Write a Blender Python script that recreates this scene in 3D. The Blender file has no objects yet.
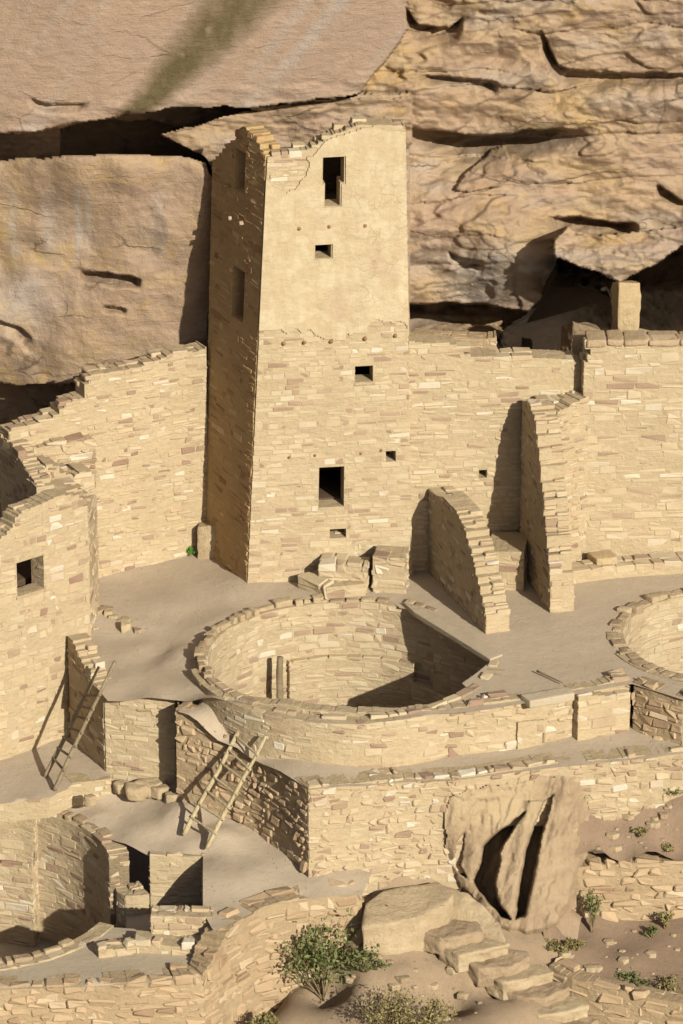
import bpy, bmesh, math, random
import numpy as np
from mathutils import Vector, Matrix, geometry

# ------------------------------------------------------------------ camera
S = bpy.context.scene
W_, H_ = 683, 1024
PITCH = math.radians(22.0)
FOC = 4060.0
DIST = 70.0
Fv = np.array([0, math.cos(PITCH), -math.sin(PITCH)])
Uv = np.array([0, math.sin(PITCH), math.cos(PITCH)])
Rv = np.array([1.0, 0, 0])
def ray(px, py):
    return FOC*Fv + (px-341.5)*Rv + (512-py)*Uv
_d = ray(247, 583)
CAM = -DIST*_d/np.linalg.norm(_d)
cam = bpy.data.cameras.new('camera')
cam.sensor_fit = 'VERTICAL'
cam.sensor_height = 24.0
cam.lens = 24.0*FOC/1024.0
cam.clip_start = 0.5; cam.clip_end = 2000
co = bpy.data.objects.new('camera', cam)
S.collection.objects.link(co)
co.location = CAM
co.rotation_euler = (math.pi/2-PITCH, 0, 0)
S.camera = co

# ------------------------------------------------------------------ light
SUN_AZ, SUN_EL = math.radians(29), math.radians(25.5)
wd = bpy.data.worlds.new('World'); S.world = wd; wd.use_nodes = True
nt = wd.node_tree
sky = nt.nodes.new('ShaderNodeTexSky'); sky.sky_type = 'NISHITA'; sky.sun_disc = False
sky.sun_elevation = SUN_EL; sky.sun_rotation = math.pi-SUN_AZ
sky.dust_density = 3.0; sky.air_density = 1.0
bg = nt.nodes['Background']; bg.inputs[1].default_value = 0.045
nt.links.new(sky.outputs[0], bg.inputs[0])
sl = bpy.data.lights.new('sun', 'SUN'); sl.energy = 4.6; sl.angle = math.radians(0.5)
sl.color = (0.98, 0.915, 0.75)
so = bpy.data.objects.new('sun', sl); S.collection.objects.link(so)
sdir = Vector((-math.sin(SUN_AZ)*math.cos(SUN_EL), math.cos(SUN_AZ)*math.cos(SUN_EL), -math.sin(SUN_EL)))
so.rotation_euler = sdir.to_track_quat('-Z', 'Y').to_euler()
S.view_settings.view_transform = 'Standard'; S.view_settings.look = 'None'
S.view_settings.exposure = 0.57; S.view_settings.gamma = 1.0

# ------------------------------------------------------------------ helpers
def PZ(px, py, Z):
    d = ray(px, py); t = (Z-CAM[2])/d[2]; return CAM+t*d
def PY(px, py, Y):
    d = ray(px, py); t = (Y-CAM[1])/d[1]; return CAM+t*d
def proj(p):
    v = np.asarray(p, float)-CAM; z = v@Fv
    return np.array([341.5+FOC*(v@Rv)/z, 512-FOC*(v@Uv)/z])
def z_at(x, y, py):
    """height of the point of the vertical through (x,y) seen at row py"""
    # v.U/v.F = (512-py)/FOC
    k = (512-py)/FOC
    vy = y-CAM[1]
    vz = vy*(k*Fv[1]-Uv[1])/(Uv[2]-k*Fv[2])
    return CAM[2]+vz

def _hash(ix, iy, iz, seed):
    h = (ix*374761393 + iy*668265263 + iz*2147483647 + seed*1274126177) & 0xFFFFFFFF
    h = ((h ^ (h >> 13))*1274126177) & 0xFFFFFFFF
    return ((h ^ (h >> 16)) & 0xFFFFFF)/float(0xFFFFFF)
def vnoise(p, seed=0):
    p = np.asarray(p, float)
    i = np.floor(p).astype(np.int64); f = p-i; f = f*f*(3-2*f)
    r = 0
    for dx in (0, 1):
        for dy in (0, 1):
            for dz in (0, 1):
                w = (f[..., 0] if dx else 1-f[..., 0])*(f[..., 1] if dy else 1-f[..., 1])*(f[..., 2] if dz else 1-f[..., 2])
                r = r + w*_hash(i[..., 0]+dx, i[..., 1]+dy, i[..., 2]+dz, seed)
    return r*2-1
def fbm(p, oct=4, seed=0, gain=.5):
    p = np.asarray(p, float); a = 1; r = 0; n = 0
    for k in range(oct):
        r = r + a*vnoise(p*(2**k)+k*17.3, seed+k); n += a; a *= gain
    return r/n

def link(name, me, mat=None, parent=None):
    if mat is not None: me.materials.append(mat)
    o = bpy.data.objects.new(name, me); S.collection.objects.link(o)
    if parent is not None:
        o.parent = parent
        o.matrix_parent_inverse = Matrix.Translation(parent.location).inverted() if parent.location.length else Matrix()
    return o
def mesh_np(name, V, F, attr=None, smooth=False):
    me = bpy.data.meshes.new(name)
    V = np.asarray(V, np.float32)
    if isinstance(F, np.ndarray):
        n = F.shape[1]; m = F.shape[0]
        me.vertices.add(len(V)); me.vertices.foreach_set('co', V.ravel())
        me.loops.add(n*m); me.loops.foreach_set('vertex_index', F.ravel().astype(np.int32))
        me.polygons.add(m); me.polygons.foreach_set('loop_start', np.arange(0, n*m, n, dtype=np.int32))
        me.update(calc_edges=True)
    else:
        me.from_pydata(V.tolist(), [], F)
    me.validate()
    if attr:
        for k, a in attr.items():
            at = me.attributes.new(k, 'FLOAT', 'POINT'); at.data.foreach_set('value', np.asarray(a, np.float32))
    if smooth: me.polygons.foreach_set('use_smooth', [True]*len(me.polygons))
    return me
def tag(o, label, cat, group=None):
    o['label'] = label; o['category'] = cat
    if group: o['group'] = group
    return o
def struct(o, kind='structure'):
    o['kind'] = kind; return o
def empty(name, loc, label, cat, group=None):
    o = bpy.data.objects.new(name, None); S.collection.objects.link(o); o.location = loc
    return tag(o, label, cat, group)

# ------------------------------------------------------------------ materials
class NT:
    def __init__(s, name):
        s.m = bpy.data.materials.new(name); s.m.use_nodes = True
        s.t = s.m.node_tree; s.b = s.t.nodes['Principled BSDF']
        s.b.inputs['Roughness'].default_value = .95
        s.b.inputs['Specular IOR Level'].default_value = .15
        tc = s.t.nodes.new('ShaderNodeTexCoord'); s.co = tc.outputs['Object']
    def n(s, t, **kw):
        x = s.t.nodes.new(t)
        for k, v in kw.items(): setattr(x, k, v)
        return x
    def l(s, a, b): s.t.links.new(a, b)
    def mapping(s, scale=(1, 1, 1), rot=(0, 0, 0)):
        m = s.n('ShaderNodeMapping'); m.inputs['Scale'].default_value = scale; m.inputs['Rotation'].default_value = rot
        s.l(s.co, m.inputs[0]); return m.outputs[0]
    def noise(s, sc, det=5, vec=None, rough=.6, dist=0):
        x = s.n('ShaderNodeTexNoise'); x.inputs['Scale'].default_value = sc; x.inputs['Detail'].default_value = det
        x.inputs['Roughness'].default_value = rough; x.inputs['Distortion'].default_value = dist
        s.l(vec if vec is not None else s.co, x.inputs['Vector']); return x.outputs[0]
    def attr(s, name):
        a = s.n('ShaderNodeAttribute'); a.attribute_name = name; return a.outputs['Fac']
    def ramp(s, fac, stops, interp='LINEAR'):
        r = s.n('ShaderNodeValToRGB'); r.color_ramp.interpolation = interp
        e = r.color_ramp.elements
        while len(e) < len(stops): e.new(.5)
        for k, (p, c) in enumerate(stops):
            e[k].position = p; e[k].color = (*c, 1) if not isinstance(c, (int, float)) else (c, c, c, 1)
        s.l(fac, r.inputs[0]); return r.outputs[0]
    def mix(s, fac, a, b, mode='MIX'):
        x = s.n('ShaderNodeMix', data_type='RGBA', blend_type=mode)
        if isinstance(fac, (int, float)): x.inputs[0].default_value = fac
        else: s.l(fac, x.inputs[0])
        for v, i in ((a, 6), (b, 7)):
            if isinstance(v, tuple): x.inputs[i].default_value = (*v, 1)
            else: s.l(v, x.inputs[i])
        return x.outputs[2]
    def math(s, op, a, b=0, clamp=False):
        x = s.n('ShaderNodeMath', operation=op); x.use_clamp = clamp
        for v, i in ((a, 0), (b, 1)):
            if isinstance(v, (int, float)): x.inputs[i].default_value = v
            else: s.l(v, x.inputs[i])
        return x.outputs[0]
    def bump(s, h, dist, strength=1.0, normal=None):
        x = s.n('ShaderNodeBump'); x.inputs['Distance'].default_value = dist; x.inputs['Strength'].default_value = strength
        s.l(h, x.inputs['Height'])
        if normal is not None: s.l(normal, x.inputs['Normal'])
        return x.outputs[0]
    def fin(s, col, nrm=None):
        s.l(col, s.b.inputs['Base Color'])
        if nrm is not None: s.l(nrm, s.b.inputs['Normal'])
        return s.m

def stone_mat(name, cols, bump=.012, spread=.18):
    t = NT(name)
    r = t.attr('rnd')
    c = t.ramp(r, [(i/(len(cols)-1), k) for i, k in enumerate(cols)])
    big = t.noise(.55, 4)
    c = t.mix(t.math('MULTIPLY', t.ramp(big, [(.35, 0.), (.7, 1.)]), spread), c, cols[len(cols)//2])
    st_ = t.noise(1.1, 6, rough=.65, dist=.5)
    c = t.mix(.45, c, t.ramp(st_, [(.3, .36), (.5, .5), (.7, .60)]), 'SOFT_LIGHT')
    g = t.noise(9, 6, rough=.7)
    c = t.mix(.55, c, t.ramp(g, [(.25, .45), (.5, .5), (.8, .62)]), 'SOFT_LIGHT')
    f = t.noise(38, 4, rough=.7)
    n = t.bump(f, bump*.45); n = t.bump(g, bump*1.5, normal=n)
    return t.fin(c, n)
def mortar_mat(name, a, b, bump=.02):
    t = NT(name)
    big = t.noise(1.3, 5); g = t.noise(14, 6, rough=.7)
    c = t.mix(t.ramp(big, [(.35, 0.), (.65, 1.)]), a, b)
    c = t.mix(.6, c, t.ramp(g, [(.25, .38), (.8, .64)]), 'SOFT_LIGHT')
    n = t.bump(t.noise(5, 4, t.mapping((1, 1, 2.2))), .03); return t.fin(c, t.bump(g, bump, 1, n))

_sc = lambda L: [(a*.85, b*.90, c*1.04) for a, b, c in L]
WARM = _sc([(.26, .155, .10), (.34, .235, .14), (.44, .325, .185), (.455, .345, .20), (.47, .365, .22), (.46, .34, .19), (.42, .29, .175), (.57, .49, .35)])
TOWER = _sc([(.27, .17, .11), (.36, .25, .15), (.455, .345, .20), (.455, .35, .205), (.47, .37, .22), (.455, .345, .20), (.43, .31, .185), (.56, .48, .34)])
DUSTY = [(a*.92, b*.9, c*.92) for a, b, c in [(.25, .17, .11), (.34, .25, .155), (.38, .285, .18), (.40, .30, .19), (.42, .32, .205), (.37, .275, .17), (.48, .39, .27)]]
M = {}
M['warm'] = stone_mat('warm sandstone masonry', WARM)
M['side'] = stone_mat('masonry with painted shade tone', [tuple(c*k for c, k in zip(q, (1.0, .86, .66))) for q in WARM])  # shade tone of the tower's left face put into the stone colour
M['tower'] = stone_mat('buff tower masonry', TOWER, .008, .18)
M['dusty'] = stone_mat('dusty sandstone masonry', DUSTY)
M['mortar'] = mortar_mat('mud mortar', (.34, .27, .175), (.375, .30, .20))
M['mortar_side'] = mortar_mat('mud coat with painted shade tone', (.33, .235, .125), (.38, .275, .145))  # mud of the left face, tinted to the same painted shade
M['mortar_dusty'] = mortar_mat('dusty mud mortar', (.29, .22, .14), (.33, .25, .16))
M['dark_inside'] = mortar_mat('shade-darkened room plaster', (.06, .042, .03), (.09, .06, .04))  # near-black colour paints the darkness inside the rooms

# plaster
t = NT('cracked buff plaster')
big = t.noise(.9, 5); g = t.noise(11, 6, rough=.7); mid = t.noise(3.2, 3, rough=.55, dist=.4)
c = t.mix(t.ramp(big, [(.38, 0.), (.62, 1.)]), (.39, .32, .21), (.37, .295, .195))
c = t.mix(t.math('MULTIPLY', t.ramp(mid, [(.45, 0.), (.62, 1.)]), .7), c, (.44, .375, .265))
pk = t.noise(1.7, 5, rough=.6, dist=.8); c = t.mix(t.math('MULTIPLY', t.ramp(pk, [(.54, 0.), (.66, .5)]), 1.0), c, (.36, .275, .195))
run_ = t.noise(3.0, 5, t.mapping((2.5, 2.5, .35)), .6); c = t.mix(.5, c, t.ramp(run_, [(.3, .40), (.5, .5), (.7, .57)]), 'SOFT_LIGHT')
vo = t.n('ShaderNodeTexVoronoi', feature='DISTANCE_TO_EDGE'); vo.inputs['Scale'].default_value = 7.5
nz_ = t.n('ShaderNodeTexNoise'); nz_.inputs['Scale'].default_value = 2.2; nz_.inputs['Detail'].default_value = 6; t.l(t.co, nz_.inputs['Vector']); wv = t.mix(.28, t.co, nz_.outputs['Color']); t.l(wv, vo.inputs['Vector'])
cr = t.ramp(vo.outputs[0], [(.0, 0.), (.07, 1.)])
side = t.attr('crack')
crk = t.math('MULTIPLY', t.math('SUBTRACT', 1.0, cr), side)
crk = t.math('MULTIPLY', crk, t.ramp(t.noise(2.6, 4), [(.42, 0.), (.6, 1.)])); c = t.mix(t.math('MULTIPLY', crk, .4), c, (.25, .18, .10))
c = t.mix(.5, c, t.ramp(g, [(.25, .42), (.8, .6)]), 'SOFT_LIGHT')
gh = t.noise(6, 8, t.mapping((1, 1, 2.2)), .7); c = t.mix(.5, c, t.ramp(gh, [(.3, .38), (.5, .5), (.7, .6)]), 'SOFT_LIGHT')
n = t.bump(g, .014); n = t.bump(gh, .02, .8, n); n = t.bump(t.math('SUBTRACT', 1.0, crk), .008, .5, n)
M['plaster'] = t.fin(c, n)

# trodden earth
def earth(name, a, b, speck=.5):
    t = NT(name)
    big = t.noise(.35, 5, dist=.3); g = t.noise(4.5, 8, rough=.72); f = t.noise(45, 3, rough=.8)
    c = t.mix(t.ramp(big, [(.3, 0.), (.7, 1.)]), a, b)
    c = t.mix(.55, c, t.ramp(g, [(.25, .42), (.75, .6)]), 'SOFT_LIGHT')
    c = t.mix(speck, c, t.ramp(f, [(.3, .35), (.5, .5), (.7, .6)]), 'SOFT_LIGHT')
    pb = t.n('ShaderNodeTexVoronoi'); pb.inputs['Scale'].default_value = 9; t.l(t.co, pb.inputs['Vector'])
    ps = t.math('MULTIPLY', t.ramp(pb.outputs['Distance'], [(.06, 1.), (.14, 0.)]), t.ramp(t.noise(1.7, 3), [(.45, 0.), (.6, 1.)]))
    c = t.mix(t.math('MULTIPLY', ps, .45), c, t.mix(t.ramp(t.noise(20, 1), [(.45, 0.), (.55, 1.)]), (.25, .18, .13), (.5, .42, .31)))
    n = t.bump(f, .010); n = t.bump(g, .018, normal=n); n = t.bump(ps, .025, .8, n)
    return t.fin(c, n)
M['plaza'] = earth('trodden plaza earth', (.385, .315, .24), (.42, .345, .265))
M['dirt'] = earth('loose hillside dirt', (.19, .133, .095), (.235, .17, .12), .8)
M['hill'] = earth('pale hillside dirt', (.24, .178, .122), (.29, .218, .15), .8)
M['slabtop'] = earth('smooth mud cap', (.36, .30, .225), (.39, .325, .245), .3)

# ------------------------------------------------------------------ masonry
_ch = None
def stone_template():
    # chamfered box: 24 verts, 26 faces (as tris/quads -> all quads via repetition not possible; use pydata style list)
    V = []; idx = {}
    for sx in (-1, 1):
        for sy in (-1, 1):
            for sz in (-1, 1):
                for ax in range(3):
                    idx[(sx, sy, sz, ax)] = len(V); V.append((sx, sy, sz, ax))
    Q = []
    sg = (-1, 1)
    for ax in range(3):
        for s in sg:
            o = [k for k in range(3) if k != ax]
            def g(a, b):
                q = [0, 0, 0]; q[ax] = s; q[o[0]] = a; q[o[1]] = b; return idx[(*q, ax)]
            Q.append([g(-1, -1), g(1, -1), g(1, 1), g(-1, 1)])
    for ax in range(3):          # edges parallel to ax
        o = [k for k in range(3) if k != ax]
        for a in sg:
            for b in sg:
                def g(s, fx):
                    q = [0, 0, 0]; q[ax] = s; q[o[0]] = a; q[o[1]] = b; return idx[(*q, fx)]
                Q.append([g(-1, o[0]), g(1, o[0]), g(1, o[1]), g(-1, o[1])])
    T = [[idx[(a, b, c, 0)], idx[(a, b, c, 1)], idx[(a, b, c, 2)]] for a in sg for b in sg for c in sg]
    sgn = np.array([v[:3] for v in V], float); ax = np.array([v[3] for v in V])
    # orient outward
    def orient(F, ch=.15):
        P = sgn.copy()
        for i in range(24):
            for k in range(3):
                if k != ax[i]: P[i, k] *= (1-ch)
        out = []
        for f in F:
            a, b, c = P[f[0]], P[f[1]], P[f[2]]
            n = np.cross(b-a, c-a); m = P[f].mean(0)
            out.append(f if n@m > 0 else f[::-1])
        return out
    return sgn, ax, orient(Q), orient(T)
SG, SAX, SQ, ST = stone_template()
SQ = np.array(SQ); ST = np.array(ST)

class Stones:
    """collects chamfered, jittered stones given as parameter boxes (s,z,t) mapped through a function"""
    def __init__(s, seed): s.rng = np.random.default_rng(seed); s.B = []; s.R = []
    def add(s, s0, s1, z0, z1, t0, t1, rnd=None):
        s.B.append((s0, s1, z0, z1, t0, t1)); s.R.append(s.rng.random() if rnd is None else rnd)
    def build(s, fmap, ch=.014, jit=.008):
        if not s.B: return np.zeros((0, 3)), [], np.zeros(0)
        B = np.array(s.B); n = len(B)
        c = np.stack([(B[:, 0]+B[:, 1])/2, (B[:, 2]+B[:, 3])/2, (B[:, 4]+B[:, 5])/2], 1)
        h = np.stack([(B[:, 1]-B[:, 0])/2, (B[:, 3]-B[:, 2])/2, (B[:, 5]-B[:, 4])/2], 1)
        P = np.zeros((n, 24, 3))
        chh = np.minimum(ch*(.6+.8*s.rng.random((n, 1))), h.min(1, keepdims=True)*.45)
        # corner jitter
        cid = ((SG+1)/2).astype(int); cid = cid[:, 0]*4+cid[:, 1]*2+cid[:, 2]
        J = s.rng.normal(0, 1, (n, 8, 3))*jit
        for k in range(3):
            ins = np.where(SAX == k, 0., 1.)
            P[:, :, k] = c[:, k:k+1] + SG[None, :, k]*(h[:, k:k+1]-ins[None, :]*chh) + J[:, cid, k]
        V = fmap(P.reshape(-1, 3))
        F = [tuple(x) for x in (SQ[None]+24*np.arange(n)[:, None, None]).reshape(-1, 4)] + \
            [tuple(x) for x in (ST[None]+24*np.arange(n)[:, None, None]).reshape(-1, 3)]
        return V, F, np.repeat(np.array(s.R), 24)

class WallPath:
    """nodes: list of (X, Y, zbase, ztop, lx, ly); lx, ly lean per metre of height"""
    def __init__(s, nodes, side=1):
        N = np.array([list(n)+[0]*(6-len(n)) for n in nodes], float); s.N = N
        d = np.hypot(np.diff(N[:, 0]), np.diff(N[:, 1])); s.s = np.concatenate([[0], np.cumsum(d)]); s.L = s.s[-1]
        T = np.diff(N[:, :2], axis=0)/d[:, None]
        seg = np.stack([T[:, 1], -T[:, 0]], 1)*side      # thickness goes to -seg ; seg points outward (to the viewer)
        nn = np.vstack([seg[:1], (seg[:-1]+seg[1:])/2, seg[-1:]])
        s.n = nn/np.linalg.norm(nn, axis=1)[:, None]
    def f(s, P):
        q = P[:, 0]; g = lambda a: np.interp(q, s.s, a)
        # extrapolate beyond the ends linearly
        ex = np.where(q < 0, q, np.where(q > s.L, q-s.L, 0))
        t0 = (s.N[1, :2]-s.N[0, :2]); t0 = t0/np.linalg.norm(t0); t1 = (s.N[-1, :2]-s.N[-2, :2]); t1 = t1/np.linalg.norm(t1)
        tx = np.where(q < 0, t0[0], t1[0]); ty = np.where(q < 0, t0[1], t1[1])
        dz = P[:, 1]-g(s.N[:, 2])
        x = g(s.N[:, 0])+ex*tx+g(s.N[:, 4])*dz-g(s.n[:, 0])*P[:, 2]
        y = g(s.N[:, 1])+ex*ty+g(s.N[:, 5])*dz-g(s.n[:, 1])*P[:, 2]
        return np.stack([x, y, P[:, 1]], 1)
    def zb(s, q): return float(np.interp(q, s.s, s.N[:, 2]))
    def zt(s, q): return float(np.interp(q, s.s, s.N[:, 3]))
    def sz(s, px, py):
        """(s,z) of the face point seen at the pixel"""
        z = 0.0; best = 0
        qs = np.linspace(0, s.L, 400)
        for _ in range(6):
            P = s.f(np.stack([qs, np.full(400, z), np.zeros(400)], 1))
            X = np.array([proj(p)[0] for p in P]); i = int(np.argmin(abs(X-px))); best = qs[i]
            z = z_at(P[i, 0], P[i, 1], py)
        return best, z
    def rect(s, x0, y0, x1, y1):
        a = s.sz(x0, (y0+y1)/2); b = s.sz(x1, (y0+y1)/2); c = s.sz((x0+x1)/2, y0); d = s.sz((x0+x1)/2, y1)
        return (min(a[0], b[0]), max(a[0], b[0]), min(c[1], d[1]), max(c[1], d[1]))

def masonry(name, wp, mat='warm', mortar='mortar', thick=.35, course=.105, slen=.27, relief=.018, jit=.008,
            ch=.014, rag=.12, openings=(), parent=None, seed=1, wythes=2, gap=.014, tops=None, core_back=0.0,
            stones_below=None, keep=None, core_drop=.0):
    """builds one masonry mesh (stones + mud core), two material slots"""
    rng = np.random.default_rng(seed); st = Stones(seed+100)
    zmin = wp.N[:, 2].min(); zmax = wp.N[:, 3].max()
    ph = rng.random()*10
    def top(q):
        z = wp.zt(q) if tops is None else tops(q)
        r = vnoise(np.array([[q/.35+ph, ph, .3]]), seed)[0]*.7+vnoise(np.array([[q/.13+ph, ph, 5.3]]), seed)[0]*.3
        return z + rag*(r-.3)
    layers = [(0, thick)] if wythes == 1 else [(0, thick*.5), (thick*.5, thick)]
    for li, (ta, tb) in enumerate(layers):
        if wythes == 2:
            k_ = .5
        z = zmin - rng.random()*course
        while z < zmax+.05:
            h = course*(.65+.75*rng.random()); z1 = z+h; zm = (z+z1)/2
            q = -rng.random()*slen
            while q < wp.L:
                l = slen*(.45+1.1*rng.random()); q1 = q+l
                a, b = max(q, 0), min(q1, wp.L)
                if b-a > .04:
                    segs = [(a, b)]
                    for (o0, o1, p0, p1) in openings:
                        if p0-h*.3 < zm < p1+h*.3:
                            ns = []
                            for (u, v) in segs:
                                if v <= o0 or u >= o1: ns.append((u, v))
                                else:
                                    if u < o0: ns.append((u, o0))
                                    if v > o1: ns.append((o1, v))
                            segs = ns
                    for (u, v) in segs:
                        if v-u < .03 or (relief < .035 and rng.random() < .05): continue
                        qm = (u+v)/2
                        if zm < top(qm) and z1 > wp.zb(qm)-.12 and (stones_below is None or zm < stones_below(qm)) and (keep is None or keep(qm, zm)):
                            zz0, zz1 = z, z1
                            # now and then a stone is split into two thin ones
                            pr = (rng.random()-.5)*relief
                            g = gap*(.5+rng.random())/2
                            a0, b0 = (u+g, v-g)
                            tt1 = tb+(rng.random()-.5)*relief if li == len(layers)-1 else tb
                            if h > course*1.1 and rng.random() < .3:
                                k = .35+.3*rng.random()
                                st.add(a0, b0, zz0+g*.8, zz0+h*k-g*.5, ta-pr, tt1); st.add(a0, b0, zz0+h*k+g*.5, zz1-g*.8, ta+pr*.7, tt1)
                            else:
                                st.add(a0, b0, zz0+g*.8, zz1-g*.8, ta-pr, tt1)
                q = q1
            z = z1
    V, F, R = st.build(wp.f, ch, jit)
    # mud core as closed columns
    cuts = sorted(set([0, wp.L]+list(np.arange(0, wp.L, .12))+[o[0] for o in openings]+[o[1] for o in openings]))
    cuts = [c for c in cuts if -1e-6 <= c <= wp.L+1e-6]
    rec = relief*(.1 if relief < .035 else .22)+.001
    CV = []; CF = []
    for a, b in zip(cuts[:-1], cuts[1:]):
        if b-a < .004: continue
        m = (a+b)/2
        zt = top(m)-core_drop
        iv = [(wp.zb(m)-.25, zt)]
        for (o0, o1, p0, p1) in openings:
            if o0-1e-6 <= a and b <= o1+1e-6:
                ni = []
                for (u, v) in iv:
                    if v <= p0 or u >= p1: ni.append((u, v))
                    else:
                        if u < p0: ni.append((u, p0))
                        if v > p1: ni.append((p1, v))
                iv = ni
        for (u, v) in iv:
            if v-u < .02: continue
            aa, bb = a, b
            if a == 0: aa = a+.012
            if b >= wp.L-1e-6: bb = b-.012
            nrow = max(1, int((v-u)/.5)); zs = np.linspace(u, v, nrow+1)
            base = len(CV)
            for zq in zs:
                for (qq, tq) in ((aa, rec), (bb, rec), (bb, thick-rec-core_back), (aa, thick-rec-core_back)):
                    CV.append((qq, zq, tq))
            for r in range(nrow):
                for k in range(4):
                    i0 = base+4*r+k; i1 = base+4*r+(k+1) % 4
                    CF.append((i0, i1, i1+4, i0+4))
            CF.append((base+3, base+2, base+1, base)); e = base+4*nrow; CF.append((e, e+1, e+2, e+3))
    C = wp.f(np.array(CV)) if CV else np.zeros((0, 3))
    n0 = len(V)
    AV = np.vstack([V, C]) if n0 else C
    AF = F+[tuple(i+n0 for i in f) for f in CF]
    me = mesh_np(name, AV, AF, {'rnd': np.concatenate([R, np.full(len(C), .5)])})
    me.materials.append(M[mat]); me.materials.append(M[mortar])
    mi = np.zeros(len(AF), np.int32); mi[len(F):] = 1
    if len(me.polygons) == len(AF): me.polygons.foreach_set('material_index', mi)
    o = bpy.data.objects.new(name, me); S.collection.objects.link(o)
    if parent is not None: o.parent = parent; o.matrix_parent_inverse = Matrix.Translation(parent.location).inverted()
    return o

def nb(px, yb, Z, yt):
    """wall node: foot seen at (px,yb) at height Z, top at row yt on the same vertical"""
    p = PZ(px, yb, Z); return (p[0], p[1], Z, z_at(p[0], p[1], yt))
def ny(px, Y, Zb, yt, ym=None):
    """wall node at depth Y: top seen at (px, yt)"""
    p = PY(px, yt, Y); return (p[0], Y, Zb, p[2])

# ------------------------------------------------------------------ sheets (ground patches)
def sheet(name, outline, mat, ctrl=None, holes=(), step=.22, rough=.02, seed=3, drop=0.0, smooth=True):
    """outline: list of (px,py,Z); heights inside come from outline + ctrl by inverse distance"""
    pts = [PZ(*p) for p in outline]
    C = pts + [PZ(*p) for p in (ctrl or [])]
    C = np.array(C)
    # densify the outline
    O = []
    for i in range(len(pts)):
        a, b = pts[i], pts[(i+1) % len(pts)]; n = max(1, int(np.hypot(*(b-a)[:2])/step))
        for k in range(n): O.append((a+(b-a)*k/n)[:2])
    loops = [O]+[list(h) for h in holes]
    verts = []; edges = []
    for lp in loops:
        b = len(verts); verts += [Vector((p[0], p[1])) for p in lp]
        edges += [(b+i, b+(i+1) % len(lp)) for i in range(len(lp))]
    A = np.array(O); mn, mx = A.min(0), A.max(0)
    def inside(x, y, lp):
        L = np.array([(p[0], p[1]) for p in lp]); x0, y0 = L[:, 0], L[:, 1]; x1, y1 = np.roll(x0, -1), np.roll(y0, -1)
        c = ((y0 > y) != (y1 > y)) & (x < (x1-x0)*(y-y0)/(y1-y0+1e-12)+x0)
        return c.sum() % 2 == 1
    rng = np.random.default_rng(seed)
    for x in np.arange(mn[0], mx[0], step):
        for y in np.arange(mn[1], mx[1], step):
            xx = x+rng.uniform(-.3, .3)*step; yy = y+rng.uniform(-.3, .3)*step
            if inside(xx, yy, O) and not any(inside(xx, yy, h) for h in holes): verts.append(Vector((xx, yy)))
    vo, eo, fo, *_ = geometry.delaunay_2d_cdt(verts, edges, [], 0, 1e-5)
    F = []
    for f in fo:
        cx = sum(vo[i].x for i in f)/len(f); cy = sum(vo[i].y for i in f)/len(f)
        if inside(cx, cy, O) and not any(inside(cx, cy, h) for h in holes): F.append(tuple(f))
    P = np.array([(v.x, v.y) for v in vo])
    d2 = ((P[:, None, :]-C[None, :, :2])**2).sum(2)+.02
    w = 1/d2**1.5
    Z = (w*C[None, :, 2]).sum(1)/w.sum(1)
    Z += rough*fbm(np.stack([P[:, 0]*1.6, P[:, 1]*1.6, np.full(len(P), seed*3.1)], 1), 4, seed)-drop
    V = np.column_stack([P, Z])
    me = mesh_np(name, V, F, smooth=smooth)
    bm = bmesh.new(); bm.from_mesh(me); bmesh.ops.recalc_face_normals(bm, faces=bm.faces)
    if sum(f.normal.z for f in bm.faces) < 0: bmesh.ops.reverse_faces(bm, faces=bm.faces)
    bm.to_mesh(me); bm.free()
    if smooth: me.polygons.foreach_set('use_smooth', [True]*len(me.polygons))
    return link(name, me, M[mat] if isinstance(mat, str) else mat)

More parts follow.
